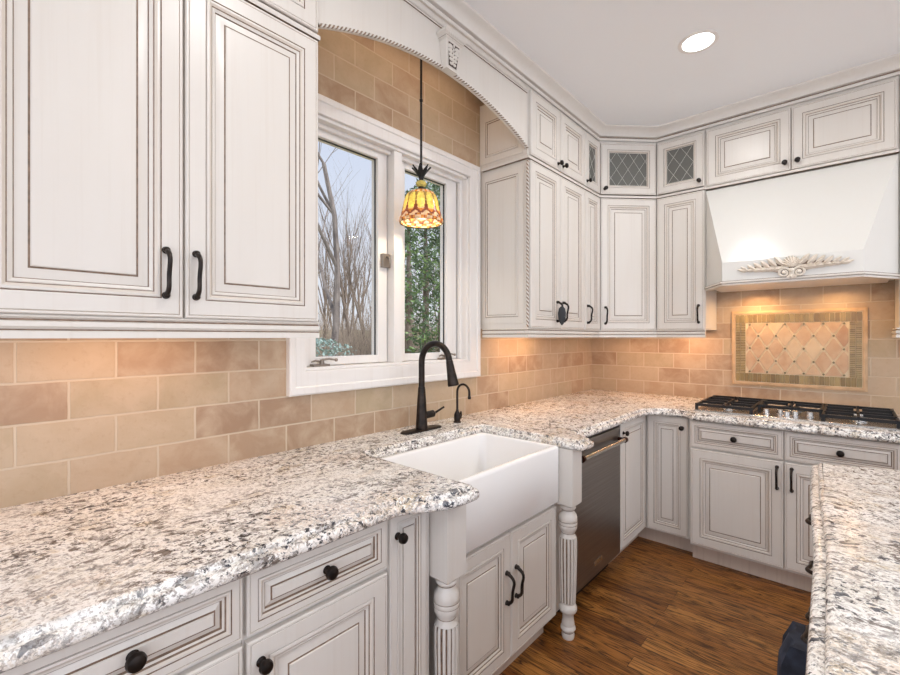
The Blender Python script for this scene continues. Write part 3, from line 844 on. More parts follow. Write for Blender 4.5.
for i in range(-6,7):
    for j in range(-4,5):
        if (i+j)%2==0: continue
        x,z=i*ddx/2,j*ddz/2
        if abs(x)>ix-.004 or abs(z)>iz+.001: continue
        s_=.0075; z=max(-iz+.007,min(iz-.007,z))
        mb=MB()
        mb.add([(x-s_,-.0115,z),(x,-.0115,z-s_),(x+s_,-.0115,z),(x,-.0115,z+s_),(x-s_,-.006,z),(x,-.006,z-s_),(x+s_,-.006,z),(x,-.006,z+s_)],[(0,1,2,3),(4,5,1,0),(5,6,2,1),(6,7,3,2),(7,4,0,3)])
        mb.build('dot_insert',DOT,c,smooth=0)

# ------------------------------------------------------------------ worktops
def arc(cx,cy,r,a0,a1,n=8): return [(cx+r*math.cos(math.radians(a0+(a1-a0)*i/n)),cy+r*math.sin(math.radians(a0+(a1-a0)*i/n))) for i in range(n+1)]
def scurve(p,q,n=12,axis='y'):
    out=[]
    for i in range(n+1):
        t=i/n; s_=t*t*(3-2*t)
        if axis=='y': out.append((p[0]+(q[0]-p[0])*s_,p[1]+(q[1]-p[1])*t))
        else: out.append((p[0]+(q[0]-p[0])*t,p[1]+(q[1]-p[1])*s_))
    return out
EDGE=[(.020,.872),(.006,.873),(.001,.878),(0,.886),(.001,.893),(.005,.899),(.011,.9012),(.021,.9018),(.0215,.9075),(.024,.912),(.028,.9145),(.034,.915)]
def slab(name,outline,fixed,mat,parent=None,prof=EDGE):
    """outline counter-clockwise seen from above; fixed(x,y) True where the edge stays square"""
    n=len(outline); P=[Vector(p) for p in outline]; off=[]
    for i in range(n):
        a=(P[i]-P[i-1]).normalized(); b_=(P[(i+1)%n]-P[i]).normalized()
        na=Vector((-a.y,a.x)); nb=Vector((-b_.y,b_.x))
        mm=na+nb; mm/=max(.3,1+na.dot(nb))
        off.append(mm)
    mb=MB()
    rings=[]
    for d,z in prof:
        r=[]
        for i in range(n):
            q=P[i] if fixed(*P[i]) else P[i]+off[i]*d
            r.append((q.x,q.y,z))
        rings.append(r)
    mb.loft(rings,0,True)
    tri=tessellate_polygon([[Vector(p) for p in rings[-1]]])
    for ring,up,base in ((rings[-1],1,(len(rings)-1)*n),(rings[0],-1,0)):
        for t in tri:
            a,b_,c_=[Vector(ring[k]) for k in t]
            cr=(b_-a).cross(c_-a).z
            f=tuple(base+k for k in t)
            if cr*up<0: f=f[::-1]
            mb.f.append(f); mb.m.append(0)
    return mb.build(name,mat,parent,smooth=50)
SX=.268
out=[(.001,-.62),(.757,-.62),(.757,.3)]
out+=scurve((.757,.80),(.838,.985),14)
out+=scurve((.838,.985),(.842,1.04),3)[1:]
out+=arc(.812,1.095-.028,.030,0,90,7)
out+=[(.70,1.096),(.5,1.098)]
out+=arc(SX+.012,1.111,.0125,270,180,5)
out+=arc(SX+.012,1.811,.0125,180,90,5)
out+=[(.5,1.8235),(.70,1.8235)]
out+=arc(.795,1.8575,.034,-90,0,7)
out+=scurve((.829,1.930),(.726,2.005),12)
out+=[(.722,2.10),(.722,2.80)]
out+=[(.722+.13*(1-math.cos(t)),2.90+.13*math.sin(t)) for t in [PI/2*i/10 for i in range(11)]]
out+=[(.90,3.03)]
out+=scurve((.925,3.03),(.985,2.968),10,'x')
out+=[(1.4,2.965),(2.45,2.965),(2.45,D-.001),(.001,D-.001)]
fixed=lambda x,y: x<.01 or y>D-.01
slab('worktop',out,fixed,GRAN_Y)
tag(bpy.data.objects['worktop'],'L-shaped cream and black speckled granite worktop along the walls','worktop')
out=[(1.652,.45),(2.9,.45),(2.9,2.62),(2.45,2.50)]
out+=[(1.855,2.225),(1.648,2.140)]
out+=arc(1.614,2.112,.032,70,180,6)
out+=[(1.602,1.7),(1.631,1.25)]
slab('island_worktop',out,lambda x,y:False,GRAN_X)
tag(bpy.data.objects['island_worktop'],'cream speckled granite island top in the right foreground','worktop')

# ------------------------------------------------------------------ base cabinets
BX=.7015   # carcass front, left run
def toe(parent,W,depth,rec=.065,x0=0):
    mb=MB(); mb.box(x0,rec,.0,x0+W,rec+.018,.1); return mb.build('toe_kick',TOE_SHADE,parent,smooth=0)
BZ1=.871
def base(name,loc,rz,W,depth,label,z0=.10):
    c=empty(name,loc,rz,label,'base cabinet'); carcass(c,W,z0,BZ1,depth); toe(c,W,depth); return c
DZ=(.116,.708); RZ=(.722,.864)
c=base('base_cabinet',(BX,-.60,0),PI/2,.612,BX-.002,'cream base cabinet at the far left end of the granite run')
door(c,.004,.303,*DZ,kn=(.27,.65)); door(c,.309,.608,*DZ,kn=(.34,.65)); drawer(c,.004,.608,*RZ)
c=base('base_cabinet',(BX,.0135,0),PI/2,.402,BX-.002,'cream drawer base cabinet nearest the camera at the lower left')
drawer(c,.003,.3985,*RZ); door(c,.003,.3985,*DZ,kn=(.36,.648))
c=base('base_cabinet',(BX,.417,0),PI/2,.402,BX-.002,'cream drawer base cabinet beside the narrow pull-out, second from left')
drawer(c,.004,.398,*RZ); door(c,.004,.398,*DZ,kn=(.034,.655),k=.95)
c=base('pull_out_cabinet',(BX,.8205,0),PI/2,.178,BX-.002,'narrow cream pull-out cabinet left of the fluted sink post')
o=door(c,.004,.150,.116,.864,kn=(.030,.80),k=.5,name='pull_out_front')
# sink cabinet with two turned posts
SY0=1.000; SW=1.926-SY0
c=empty('sink_cabinet',(.680,SY0,0),PI/2,'cream sink base cabinet with double doors between two fluted turned posts','base cabinet')
mb=MB(); mb.box(.096,0,.10,.826,.64,.628); mb.build('body',PAINT,c,smooth=0)
mb=MB(); mb.box(.096,.05,0,.826,.068,.0999); mb.build('toe_kick',TOE_SHADE,c,smooth=0)
door(c,.100,.458,.112,.604,pl=(.428,.400),k=.92); door(c,.463,.822,.112,.604,pl=(.493,.400),k=.92)
def post(xc,name='turned_post'):
    mb=MB(); h=.045
    yc=-.051
    # square block with chamfered lower edge
    def sq(a,z): return [(xc-a,yc-a,z),(xc+a,yc-a,z),(xc+a,yc+a,z),(xc-a,yc+a,z)]
    mb.loft([sq(.033,.606),sq(h,.618),sq(h,.871)],0,True,True,True)
    prof=[(.030,.606),(.034,.602),(.035,.596),(.031,.590),(.027,.583),(.029,.576),(.037,.566),(.041,.552),(.0415,.537),(.0405,.535),(.0415,.533),(.0415,.521),(.0405,.519),(.0412,.517),(.040,.504),(.034,.492),(.030,.484),(.031,.474),(.036,.466),(.037,.462)]
    mats=[0]*len(prof)
    mb.lathe(prof,(xc,yc,0),32,0,cap=False)
    # dark turned lines
    for z,r in ((.535,.0417),(.520,.0417),(.588,.031),(.482,.0308)): mb.lathe([(r*.97,z-.0016),(r+.0004,z),(r*.97,z+.0016)],(xc,yc,0),32,1,cap=False)
    # fluted shaft
    nf=14; sub=6
    def flut(R,z):
        pts=[]
        for k in range(nf):
            for q in range(sub):
                u=q/sub; a=2*PI*(k+u)/nf
                d=0 if u<.45 else math.sin(PI*(u-.45)/.55)
                pts.append((xc+(R-.0075*d*(R/.04))*math.cos(a),yc+(R-.0075*d*(R/.04))*math.sin(a),z))
        return pts
    rg=[flut(.0385,.462),flut(.0405,.450),flut(.0405,.40),flut(.038,.28),flut(.0345,.175),flut(.0335,.165)]
    n0=len(mb.f)
    mb.loft(rg,0,True)
    # glaze in the flutes
    npts=nf*sub
    for fi in range(n0,len(mb.f)):
        q=(fi-n0)%npts%sub
        if q in (3,4): mb.m[fi]=1
    mb.lathe([(.033,.167),(.030,.163),(.029,.159),(.036,.152),(.040,.142),(.0405,.132),(.036,.122),(.028,.114),(.0245,.108),(.026,.085),(.029,.066),(.0275,.060),(.033,.052),(.034,.044),(.028,.036),(.025,.030),(.029,.018),(.028,.006),(.026,0)],(xc,yc,0),32,0,cap=False)
    mb.lathe([(.0255,.034),(.0262,.031),(.0255,.028)],(xc,yc,0),32,1,cap=False)
    mb.f.append(tuple(range(0,0))) if False else None
    return mb.build(name,[PAINT,GLAZE],c,smooth=40)
post(.048); post(1.873-SY0)
# filler boards between the posts and the neighbours
mb=MB(); mb.box(.830,.0,.10,.984,.018,.871); mb.build('filler_panel',PAINT,c,smooth=0)

# ------------------------------------------------------------------ farmhouse sink
sx0,sx1,sy0,sy1=.2695,.716,1.100,1.822
c=empty('farmhouse_sink',(.475,1.46,.62),0,'white fireclay apron-front farmhouse sink under the window','sink')
def rrect(x0,x1,y0,y1,r,z,n=6):
    p=arc(x1-r,y1-r,r,0,90,n)+arc(x0+r,y1-r,r,90,180,n)+arc(x0+r,y0+r,r,180,270,n)+arc(x1-r,y0+r,r,270,360,n)
    return [(x-.475,y-1.46,z-.62) for x,y in p]
mb=MB(); zt=.884
R=[rrect(sx0+.004,sx1-.004,sy0+.004,sy1-.004,.012,.630),rrect(sx0,sx1,sy0,sy1,.014,.635),rrect(sx0,sx1,sy0,sy1,.014,zt-.012),rrect(sx0+.003,sx1-.003,sy0+.003,sy1-.003,.014,zt-.004),rrect(sx0+.009,sx1-.009,sy0+.009,sy1-.009,.014,zt),
   rrect(sx0+.022,sx1-.020,sy0+.020,sy1-.020,.03,zt),rrect(sx0+.029,sx1-.027,sy0+.027,sy1-.027,.03,zt-.003),rrect(sx0+.032,sx1-.031,sy0+.030,sy1-.030,.03,zt-.010),rrect(sx0+.036,sx1-.034,sy0+.034,sy1-.034,.035,.69),rrect(sx0+.046,sx1-.044,sy0+.044,sy1-.044,.04,.668),rrect(sx0+.07,sx1-.07,sy0+.07,sy1-.07,.05,.66)]
mb.loft(R,0,True,True,True); mb.build('basin',PORC,c,smooth=50)
mb=MB(); mb.lathe([(.045,.0405),(.045,.043),(.038,.044),(.030,.042),(.0,.042)],(-.02,.0,0),24,cap=False); mb.build('drain',CHROME,c)

# ------------------------------------------------------------------ dishwasher
c=empty('dishwasher',(.660,2.012,0),PI/2,'dark stainless dishwasher with bar handle between fluted post and corner','dishwasher')
W=.610
mb=MB(); mb.box(.0,.0,.10,W,.60,.866); mb.build('body',BLACKPL,c,smooth=0)
mb=MB(); mb.box(.003,-.024,.102,W-.003,-.0005,.846); mb.build('door',DARKSTEEL,c,smooth=0,bevel=.004)
dd=c.children[-1]
mb=MB(); mb.box(.003,-.018,.848,W-.003,-.0005,.865); mb.build('control_strip',BLACKPL,c,smooth=0)
mb=MB(); hz=.778
mb.tube([(.035,-.062,hz),(W-.035,-.062,hz)],.0125,16)
mb.build('handle',STEEL,dd)
for x in (.03,W-.03):
    mb=MB(); mb.lathe([(.012,.0),(.012,.030),(.016,.034),(.016,.042)],(x,-.024,hz),16,axis='y')
    mb.tube([(x-.008,-.062,hz),(x+.008,-.062,hz)],.0165,16)
    tag(mb.build('handle_bracket',simple('dark_copper_cap',srgb(70,42,34),.3,.9),dd),'dark bronze end cap')
mb=MB(); mb.box(.245,-.0262,.160,.345,-.0242,.188); tag(mb.build('badge',STEEL,dd,smooth=0,bevel=.0006),'pale metal badge plate')
mb=MB(); mb.box(.0,.05,.0,W,.068,.0995); mb.build('toe_kick',BLACKPL,c,smooth=0)

# ------------------------------------------------------------------ corner base cabinet
cx0,cy0=.664,3.083     # carcass front lines
YC0=2.626
c=empty('corner_base_cabinet',(cx0,YC0,0),0,'cream corner base cabinet with two narrow doors meeting at a right angle','base cabinet')
mb=MB()
poly=[(0,0),(0,cy0-YC0),(.958-cx0,cy0-YC0),(.958-cx0,D-.002-YC0),(.002-cx0,D-.002-YC0),(.002-cx0,0)]
mb.prism(poly[::-1],.10,BZ1); mb.build('body',PAINT,c,smooth=0)
mb=MB(); poly=[(-.06,0),(-.06,cy0+.06-YC0),(.958-cx0,cy0+.06-YC0),(.958-cx0,cy0+.078-YC0),(-.078,cy0+.078-YC0),(-.078,0)]
mb.prism(poly[::-1],0,.0999); mb.build('toe_kick',TOE_SHADE,c,smooth=0)
h1=empty('h',(0,0,0))
def door_on(parent,rz,off,*a,**k):
    o=door(parent,*a,**k); 
    M=Matrix.Translation(off) @ Matrix.Rotation(rz,4,'Z'); o.matrix_local = M @ Matrix.Translation(o.location); return o
door_on(c,PI/2,(.0,0,0),.004,.434,.112,.866,kn=(.040,.800),k=.85)
door_on(c,0,(0,cy0-YC0,0),.026,.272,.112,.866,kn=(.240,.800),k=.85)
bpy.data.objects.remove(h1)

# ------------------------------------------------------------------ cooktop cabinet and its neighbour
CYF=3.022
c=empty('base_cabinet',(.960,CYF,0),0,'cream base cabinet under the cooktop with two drawers and two doors','base cabinet')
WC=.928; carcass(c,WC,.10,BZ1,D-CYF-.002); 
mb=MB(); mb.box(0,.055,0,WC,.073,.0999); mb.build('toe_kick',TOE_SHADE,c,smooth=0)
hW=WC/2
drawer(c,.006,hW-.003,.706,.862,k=1.0); drawer(c,hW+.003,WC-.006,.706,.862,k=1.0)
door(c,.006,hW-.003,.116,.694,pl=(hW-.030,.605)); door(c,hW+.003,WC-.006,.116,.694,pl=(hW+.034,.605))
c=empty('base_cabinet',(1.8895,CYF,0),0,'cream base cabinet right of the cooktop, mostly hidden behind the island','base cabinet')
carcass(c,.55,.10,BZ1,D-CYF-.002); mb=MB(); mb.box(0,.055,0,.55,.073,.0999); mb.build('toe_kick',TOE_SHADE,c,smooth=0)
drawer(c,.006,.544,.706,.862); door(c,.006,.544,.116,.694,pl=(.04,.605))

# ------------------------------------------------------------------ island cabinet
c=empty('island_cabinet',(1.636,1.98,0),-PI/2+math.radians(2.3),'cream island cabinet with stacked drawers under the granite island top','island')
IL=1.45
mb=MB(); mb.box(.04,.0,.10,IL,.9,BZ1); mb.build('body',PAINT,c,smooth=0)
mb=MB(); mb.box(.06,.06,0,IL,.85,.0999); mb.build('toe_kick',TOE_SHADE,c,smooth=0)
def hpull(parent,x,z,y=-.0165,L=.10):
    o=pull(parent,x,z,L,y); o.rotation_euler=(0,PI/2,0); return o
for z0,z1 in ((.715,.862),(.565,.705),(.415,.555),(.116,.405)):
    o=drawer(c,.045,.34,z0,z1,kn=False); hpull(o,-.05,0)
for k in range(2):
    for z0,z1 in ((.462,.862),(.116,.452)):
        o=drawer(c,.346+.55*k,.890+.55*k,z0,z1,kn=False); hpull(o,0,0)
# dark cloth hung over a pull
mb=MB(); n,mm=14,10
rings=[]
CY,CZt=1.34,.664
def cl(u,v,side):
    # u across 0..1, v down 0..1
    wid=.060+.025*v; y=CY+(u-.5)*wid*2
    fold=.016*math.sin(u*10+2.0*v)*(.45+.55*v)
    return (1.611+fold-.042*side*min(1,.55+v*3)+(.02*v if False else 0),y,CZt-.34*v)
for i in range(n+1):
    v_=i/n
    ring=[cl(j/mm,v_,1) for j in range(mm+1)]+[cl(j/mm,v_,-.2) for j in reversed(range(mm+1))]
    rings.append(ring)
mb.loft(rings,0,True,True,True)
tag(mb.build('hanging_cloth',CLOTH,smooth=60),'dark navy cloth hanging at the island side near the lower right','cloth')

# ------------------------------------------------------------------ cooktop
kx0,kx1,ky0,ky1=.968,1.880,3.075,3.615
kc=((kx0+kx1)/2,(ky0+ky1)/2)
c=empty('gas_cooktop',(kc[0],kc[1],.9155),0,'stainless gas cooktop with black grates set in the back worktop','cooktop')
mb=MB(); kw,kd=(kx1-kx0)/2,(ky1-ky0)/2
mb.box(-kw,-kd,0,kw,kd,.006); mb.box(-kw+.012,-kd+.012,.006,kw-.012,kd-.012,.0085); mb.build('tray',STEEL,c,smooth=0,bevel=.002)
for bx,by,r_ in ((-.30,.11,.042),(-.30,-.13,.036),(0,.10,.055),(.30,.11,.042),(.30,-.13,.036)):
    mb=MB(); mb.lathe([(r_*1.2,.0086),(r_*1.2,.012),(r_,.014),(r_*.9,.022),(r_*.75,.023)],(bx,by,0),24); bo=mb.build('burner',STEEL,c)
    mb=MB(); mb.lathe([(r_*.78,.0235),(r_*.80,.027),(r_*.7,.030),(r_*.2,.031)],(bx,by,0),24); tag(mb.build('burner_cap',BLACKMETAL,bo),'black burner cap')
def grate(x0,x1,y0,y1,cs):
    mb=MB(); z1=.046; t=.006
    def bar(p,q,z0,h,th=t):
        d=Vector((q[0]-p[0],q[1]-p[1])).normalized(); n_=Vector((-d.y,d.x))*th
        mb.prism([(p[0]+n_.x,p[1]+n_.y),(p[0]-n_.x,p[1]-n_.y),(q[0]-n_.x,q[1]-n_.y),(q[0]+n_.x,q[1]+n_.y)],z0,h)
    bar((x0,y0),(x1,y0),z1-.016,z1); bar((x0,y1),(x1,y1),z1-.016,z1); bar((x0,y0),(x0,y1),z1-.016,z1); bar((x1,y0),(x1,y1),z1-.016,z1)
    for x in (x0,x1):
        for y in (y0,y1): mb.prism([(x-.008,y-.008),(x+.008,y-.008),(x+.008,y+.008),(x-.008,y+.008)],.0087,z1)
    xm=(x0+x1)/2
    for bx,by in cs:
        for sx_,sy_ in ((1,0),(-1,0),(0,1),(0,-1)):
            ex=(x1 if sx_>0 else x0) if sx_ else bx
            ey=by if sx_ else by+sy_*min((y1-y0)/ (2*len(cs)),.13)
            bar((bx+sx_*.018,by+sy_*.018),(ex,ey),z1-.012,z1+.004)
        mb.lathe([(.006,z1+.002),(.007,z1+.012),(.004,z1+.016)],(bx,by+.02,0),10) if by>0 else None
    if len(cs)>1: bar((x0,(y0+y1)/2),(x1,(y0+y1)/2),z1-.014,z1)
    tag(mb.build('grate',BLACKMETAL,c,smooth=30),'black cast iron grate')
grate(-.445,-.160,-.250,.250,[(-.30,.11),(-.30,-.13)])
grate(-.145,.145,-.06,.250,[(0,.10)])
grate(.160,.445,-.250,.250,[(.30,.11),(.30,-.13)])
for x,y in ((-.10,-.16),(-.035,-.13),(.035,-.16),(.10,-.13),(.0,-.20)):
    mb=MB(); mb.lathe([(.022,.0086),(.022,.012),(.017,.014),(.016,.034),(.013,.037)],(x,y,0),20); tag(mb.build('control_knob',CHROME,c),'silver control knob')

# ------------------------------------------------------------------ faucets
c=empty('kitchen_faucet',(.125,1.530,.9152),0,'tall dark bronze pull-down faucet behind the sink','faucet')
mb=MB()
pl=[]
for a0 in range(0,19): a=math.radians(-90+a0*10); pl.append((.030*math.cos(a)*1.0,.112+.030*math.sin(a)+0)) if False else None
def capsule(L,r,z): 
    return [(r*math.cos(math.radians(a)),(L if math.sin(math.radians(a))>=0 else -L)+r*math.sin(math.radians(a)),z) for a in range(0,360,15)]
mb.loft([capsule(.098,.031,0),capsule(.098,.031,.005),capsule(.096,.026,.009)],0,True,True,True); mb.build('base_plate',BRONZE,c,smooth=40)
mb=MB(); mb.lathe([(.029,.009),(.030,.014),(.0285,.03),(.0235,.12),(.0185,.200),(.0165,.212),(.0165,.214)],(0,0,0),28); mb.build('body',BRONZE,c)
mb=MB(); R_=.092; zc=.335
pts=[(0,0,.214),(0,0,.26),(0,0,.30)]+[(R_-R_*math.cos(a),0,zc+R_*math.sin(a)) for a in [PI*i/18*.955 for i in range(19)]]
mb.tube(pts,.0150,16); mb.build('spout',BRONZE,c)
p=Vector(pts[-1]); dvec=(Vector(pts[-1])-Vector(pts[-2])).normalized()
mb=MB(); q=[p+dvec*t for t in (0.0005,.02,.065,.112,.118)]; mb.tube(q,[.0165,.018,.0215,.0265,.024],18); mb.build('spray_head',BRONZE,c)
mb=MB(); mb.tube([(0,.018,.070),(.006,.075,.074),(.007,.084,.075)],[.0175,.0175,.010],14); mb.tube([(.007,.082,.075),(.008,.105,.082),(.010,.150,.098)],[.0065,.0055,.005],10); mb.build('lever',BRONZE,c)
c=empty('filter_faucet',(.122,1.800,.9152),0,'small dark bronze filtered-water faucet right of the tall faucet','faucet')
mb=MB(); mb.lathe([(.021,0),(.021,.005),(.016,.009),(.0175,.018),(.018,.04),(.013,.054),(.008,.062),(.0075,.07)],(0,0,0),22); mb.build('body',BRONZE,c)
mb=MB(); R_=.042; zc=.165
pts=[(0,0,.069),(0,0,.11)]+[(R_-R_*math.cos(a),0,zc+R_*math.sin(a)) for a in [PI*i/16 for i in range(17)]]+[(2*R_,0,zc-.02)]
mb.tube(pts,.0062,12); mb.tube([(2*R_,0,zc-.018),(2*R_,0,zc-.032)],[.0085,.009],12); mb.build('spout',BRONZE,c)
mb=MB(); mb.tube([(.0,.014,.034),(0,.030,.036)],[.006,.005],10); mb.tube([(0,.030,.016),(0,.031,.036),(0,.030,.056)],[.003,.006,.004],10); mb.build('lever',BRONZE,c)

# ------------------------------------------------------------------ pendant
PX,PY=.19,1.463
c=empty('pendant_lamp',(PX,PY,1.88),0,'stained glass pendant lamp on dark rod hanging before the window','pendant lamp')
mb=MB(); mb.lathe([(.0055,.262),(.0055,.60),(.008,.603),(.008,.612),(.0055,.615),(.0055,.87)],(0,0,0),14); mb.build('rod',BLACKMETAL,c)
mb=MB(); mb.lathe([(.06,.886),(.058,.878),(.03,.866),(.008,.862)],(0,0,0),24); mb.build('ceiling_canopy',BLACKMETAL,c)
mb=MB()
for k in range(7):
    a=2*PI*k/7; s0=len(mb.v); rings=[]
    for i in range(8):
        t=i/7; w_=.013*math.sin(PI*(t*.88+.1)); r_=.006+.040*t**1.4; z=.238+.058*t
        d=Vector((math.cos(a),math.sin(a))); nn=Vector((-d.y,d.x))
        rings.append([(d.x*r_+nn.x*w_,d.y*r_+nn.y*w_,z),(d.x*(r_-.004),d.y*(r_-.004),z+.002),(d.x*r_-nn.x*w_,d.y*r_-nn.y*w_,z),(d.x*(r_+.003),d.y*(r_+.003),z-.002)])
    mb.loft(rings,0,True,True,True)
mb.lathe([(.008,.228),(.012,.24),(.007,.262)],(0,0,0),12)
tag(mb.build('leaf_crown',BLACKMETAL,c),'dark metal leaves')
mb=MB(); mb.lathe([(.012,.200),(.021,.205),(.026,.214),(.022,.224),(.010,.230)],(0,0,0),20); tag(mb.build('glass_collar',SG_YEL,c),'amber yellow glass collar')
mb=MB(); mb.lathe([(.012,.201),(.013,.194),(.020,.190),(.034,.183),(.048,.170),(.050,.164)],(0,0,0),24,cap=False); mb.build('cap',BLACKMETAL,c)
# shade
shade_prof=[(.052,.172),(.064,.162),(.072,.148),(.078,.128),(.083,.106),(.088,.084),(.092,.068),(.096,.056),(.0995,.048),(.102,.040),(.099,.030)]
def sr(z):
    for (r0,z0),(r1,z1) in zip(shade_prof,shade_prof[1:]):
        if z<=z0 and z>=z1: return r0+(r1-r0)*(z0-z)/(z0-z1)
    return shade_prof[-1][0]
na=144; nz=48
zs=[.172-(.172-.030)*i/nz for i in range(nz+1)]
mb=MB(); mb.loft([[(sr(z)*math.cos(2*PI*j/na),sr(z)*math.sin(2*PI*j/na),z) for j in range(na)] for z in zs],0,True)
NP=12
def petw(z):
    t=(.157-z)/(.157-.078); return -1 if t<0 or t>1 else .90*math.sin(PI*(t*.80+.10))**.6
idx=0
for i in range(nz):
    z=(zs[i]+zs[i+1])/2
    for j in range(na):
        q=((j+.5)/na*NP)%1.0; d=abs(q-.5)*2
        if z>.157: mt=1 if int((j+.5)/na*NP*3)%2 else 3
        elif z>.074:
            if d<petw(z): mt=0
            elif z>.115: mt=1 if d>.93 else 4
            else: mt=2 if d>.55+.4*(z-.074)/.041 else 3
        elif z>.052:
            zz=(z-.052)/.022; k=abs(q-.5)*2
            mt=2 if abs(k-zz)<.30 else (3 if k>zz else 1)
        else:
            mt=3 if int((j+.5)/na*NP*2+(1 if z<.041 else 0))%2 else (1 if int(j*.7)%3 else 2)
        mb.m[idx]=mt; idx+=1
so=mb.build('lamp_shade',[SG_YEL,SG_AMB,SG_RED,SG_CRM,SG_GRN],c,smooth=60)
sm=so.modifiers.new('Thickness','SOLIDIFY'); sm.thickness=.003; sm.offset=-1
mb=MB()
def ringline(z,t): mb.tube([((sr(z)+.0006)*math.cos(2*PI*j/48),(sr(z)+.0006)*math.sin(2*PI*j/48),z) for j in range(49)],t,6)
for z,t in ((.1715,.002),(.157,.0012),(.074,.0012),(.052,.0014),(.0405,.0012),(.0305,.002)): ringline(z,t)
for k in range(NP):
    for sg in (-1,1):
        pts=[]
        for i in range(13):
            z=.1565-(.0785*i/12); a=2*PI*(k+.5)/NP+sg*PI/NP*max(0,petw(z)); r_=sr(z)+.001
            pts.append((r_*math.cos(a),r_*math.sin(a),z))
        mb.tube(pts,.0009,6)
tag(mb.build('lead_lines',LEADDARK,so),'dark lead lines of the shade')
mb=MB(); mb.lathe([(.014,.163),(.014,.130),(.016,.128)],(0,0,0),14); mb.build('socket',BLACKMETAL,c)
mb=MB(); mb.sphere((0,0,.10),.026,14,9,0,(1,1,1.15)); mb.build('bulb',BULBEMIT,c)

# ------------------------------------------------------------------ recessed lights
def can(x,y,label):
    c=empty('recessed_light',(x,y,CEILZ),0,label,'ceiling light')
    mb=MB(); mb.lathe([(.092,-.0005),(.092,-.004),(.080,-.007),(.072,-.004),(.072,-.0005)],(0,0,0),36,cap=False); mb.build('trim_ring',TRIMW,c)
    mb=MB(); mb.lathe([(.0715,-.0008),(.0715,-.003),(.05,-.0035),(.001,-.0035)],(0,0,0),36,cap=False); mb.build('lens',LAMPEMIT,c)
    return c
CANS=[(1.115,2.53)]
can(*CANS[0],'round recessed ceiling light glowing white above the kitchen corner')

# ------------------------------------------------------------------ lights
def area(name,loc,rot,sx,sy,power,col,spread=180,shape='RECTANGLE'):
    l=bpy.data.lights.new(name,'AREA'); l.shape=shape; l.size=sx; l.size_y=sy; l.energy=power; l.color=col; l.spread=math.radians(spread)
    o=bpy.data.objects.new(name,l); COL.objects.link(o); o.location=loc; o.rotation_euler=rot; return o
WARM=(1,.56,.30); NEUT=(1,.98,.965)
for i,(x,y) in enumerate([(1.115,2.53),(1.2,.75),(2.55,2.5),(2.55,.75),(1.9,-1.1),(3.6,1.2)]):  # first is the visible can; the others are unseen lamps added for room light
    area('ceiling_lamp_and_fill',(x,y,CEILZ-.012),(0,0,0),.14,.14,5.5,NEUT,170,'DISK')
area('under_cabinet_lamp',(.16,.33,BODZ0-.012),(0,0,0),.05,.42,.85,WARM)
area('under_cabinet_lamp',(.16,2.52,BODZ0-.012),(0,0,0),.05,.45,1.7,WARM)
area('under_cabinet_lamp',(.42,3.50,BODZ0-.012),(0,0,0),.20,.05,.9,WARM)
area('under_cabinet_lamp',(.80,3.60,BODZ0-.012),(0,0,0),.22,.05,1.0,WARM)
for x in (1.22,1.63):
    area('hood_lamp',(x,3.60,1.690),(0,0,0),.06,.06,1.5 if x<1.4 else .75,(1,.60,.26),160,'DISK')
area('valance_lamp',(.19,1.49,2.872),(0,0,0),.06,1.0,1.0,(1,.74,.54),180)
pl_=bpy.data.lights.new('pendant_bulb','POINT'); pl_.energy=3.2; pl_.color=(1,.84,.6); pl_.shadow_soft_size=.03
po=bpy.data.objects.new('pendant_bulb',pl_); COL.objects.link(po); po.location=(PX,PY,1.88+.07)

# ------------------------------------------------------------------ outside
BOUNCE=simple('pale_bounce_surface',srgb(206,209,212),.9,nscale=3,var=.06)  # unseen pale slabs added to bounce sunlight up to the ceiling
plane_box('bounce_slab_side',(XR+.151,YL-9,-.12),(XR+11,D+8,-.03),BOUNCE)
plane_box('bounce_slab_rear',(-.2,YL-9,-.12),(XR+.15,YL-.001,-.03),BOUNCE)
GZ=-.35
def gz(x): return GZ+max(0,(-x-6))*.035
mb=MB()
xs_=[-.4,-3,-6,-12,-20,-32,-60,-120]
for i in range(len(xs_)-1):
    mb.add([(xs_[i],-60,gz(xs_[i])),(xs_[i],140,gz(xs_[i])),(xs_[i+1],140,gz(xs_[i+1])),(xs_[i+1],-60,gz(xs_[i+1]))],[(0,1,2,3)])
tag(mb.build('lawn',GROUND,smooth=40),kind='structure')
def bare_tree(seed,h,r0,levels=4,mat=BARK,spread=.55,nb=3,lean=0):
    R=random.Random(seed); mb=MB()
    def grow(p,d,L,r,lv):
        n=5 if lv==levels else 4
        pts=[p]; rr=[r]; q=p.copy(); dd=d.copy()
        for i in range(n):
            dd=(dd+Vector((R.uniform(-1,1),R.uniform(-1,1),R.uniform(-.3,.6)))*.13).normalized()
            q=q+dd*(L/n); pts.append(q.copy()); rr.append(r*(1-.55*(i+1)/n))
        mb.tube(pts,rr,6 if lv>=levels-1 else 4,0,False)
        if lv<=0: return
        k=nb+ (2 if lv==levels else 0)
        for j in range(k):
            t=.35+.65*(j+1)/k if lv==levels else .25+.75*(j+1)/k
            i=min(n,max(1,int(round(t*n)))); 
            a=R.uniform(0,2*PI); side=Vector((math.cos(a),math.sin(a),0))
            nd=(dd*(1-spread*.6)+side*spread*R.uniform(.7,1.3)+Vector((0,0,.35))).normalized()
            grow(pts[i],nd,L*R.uniform(.5,.72),rr[i]*.62,lv-1)
    grow(Vector((0,0,0)),Vector((lean,0,1)).normalized(),h*.55,r0,levels)
    return mb
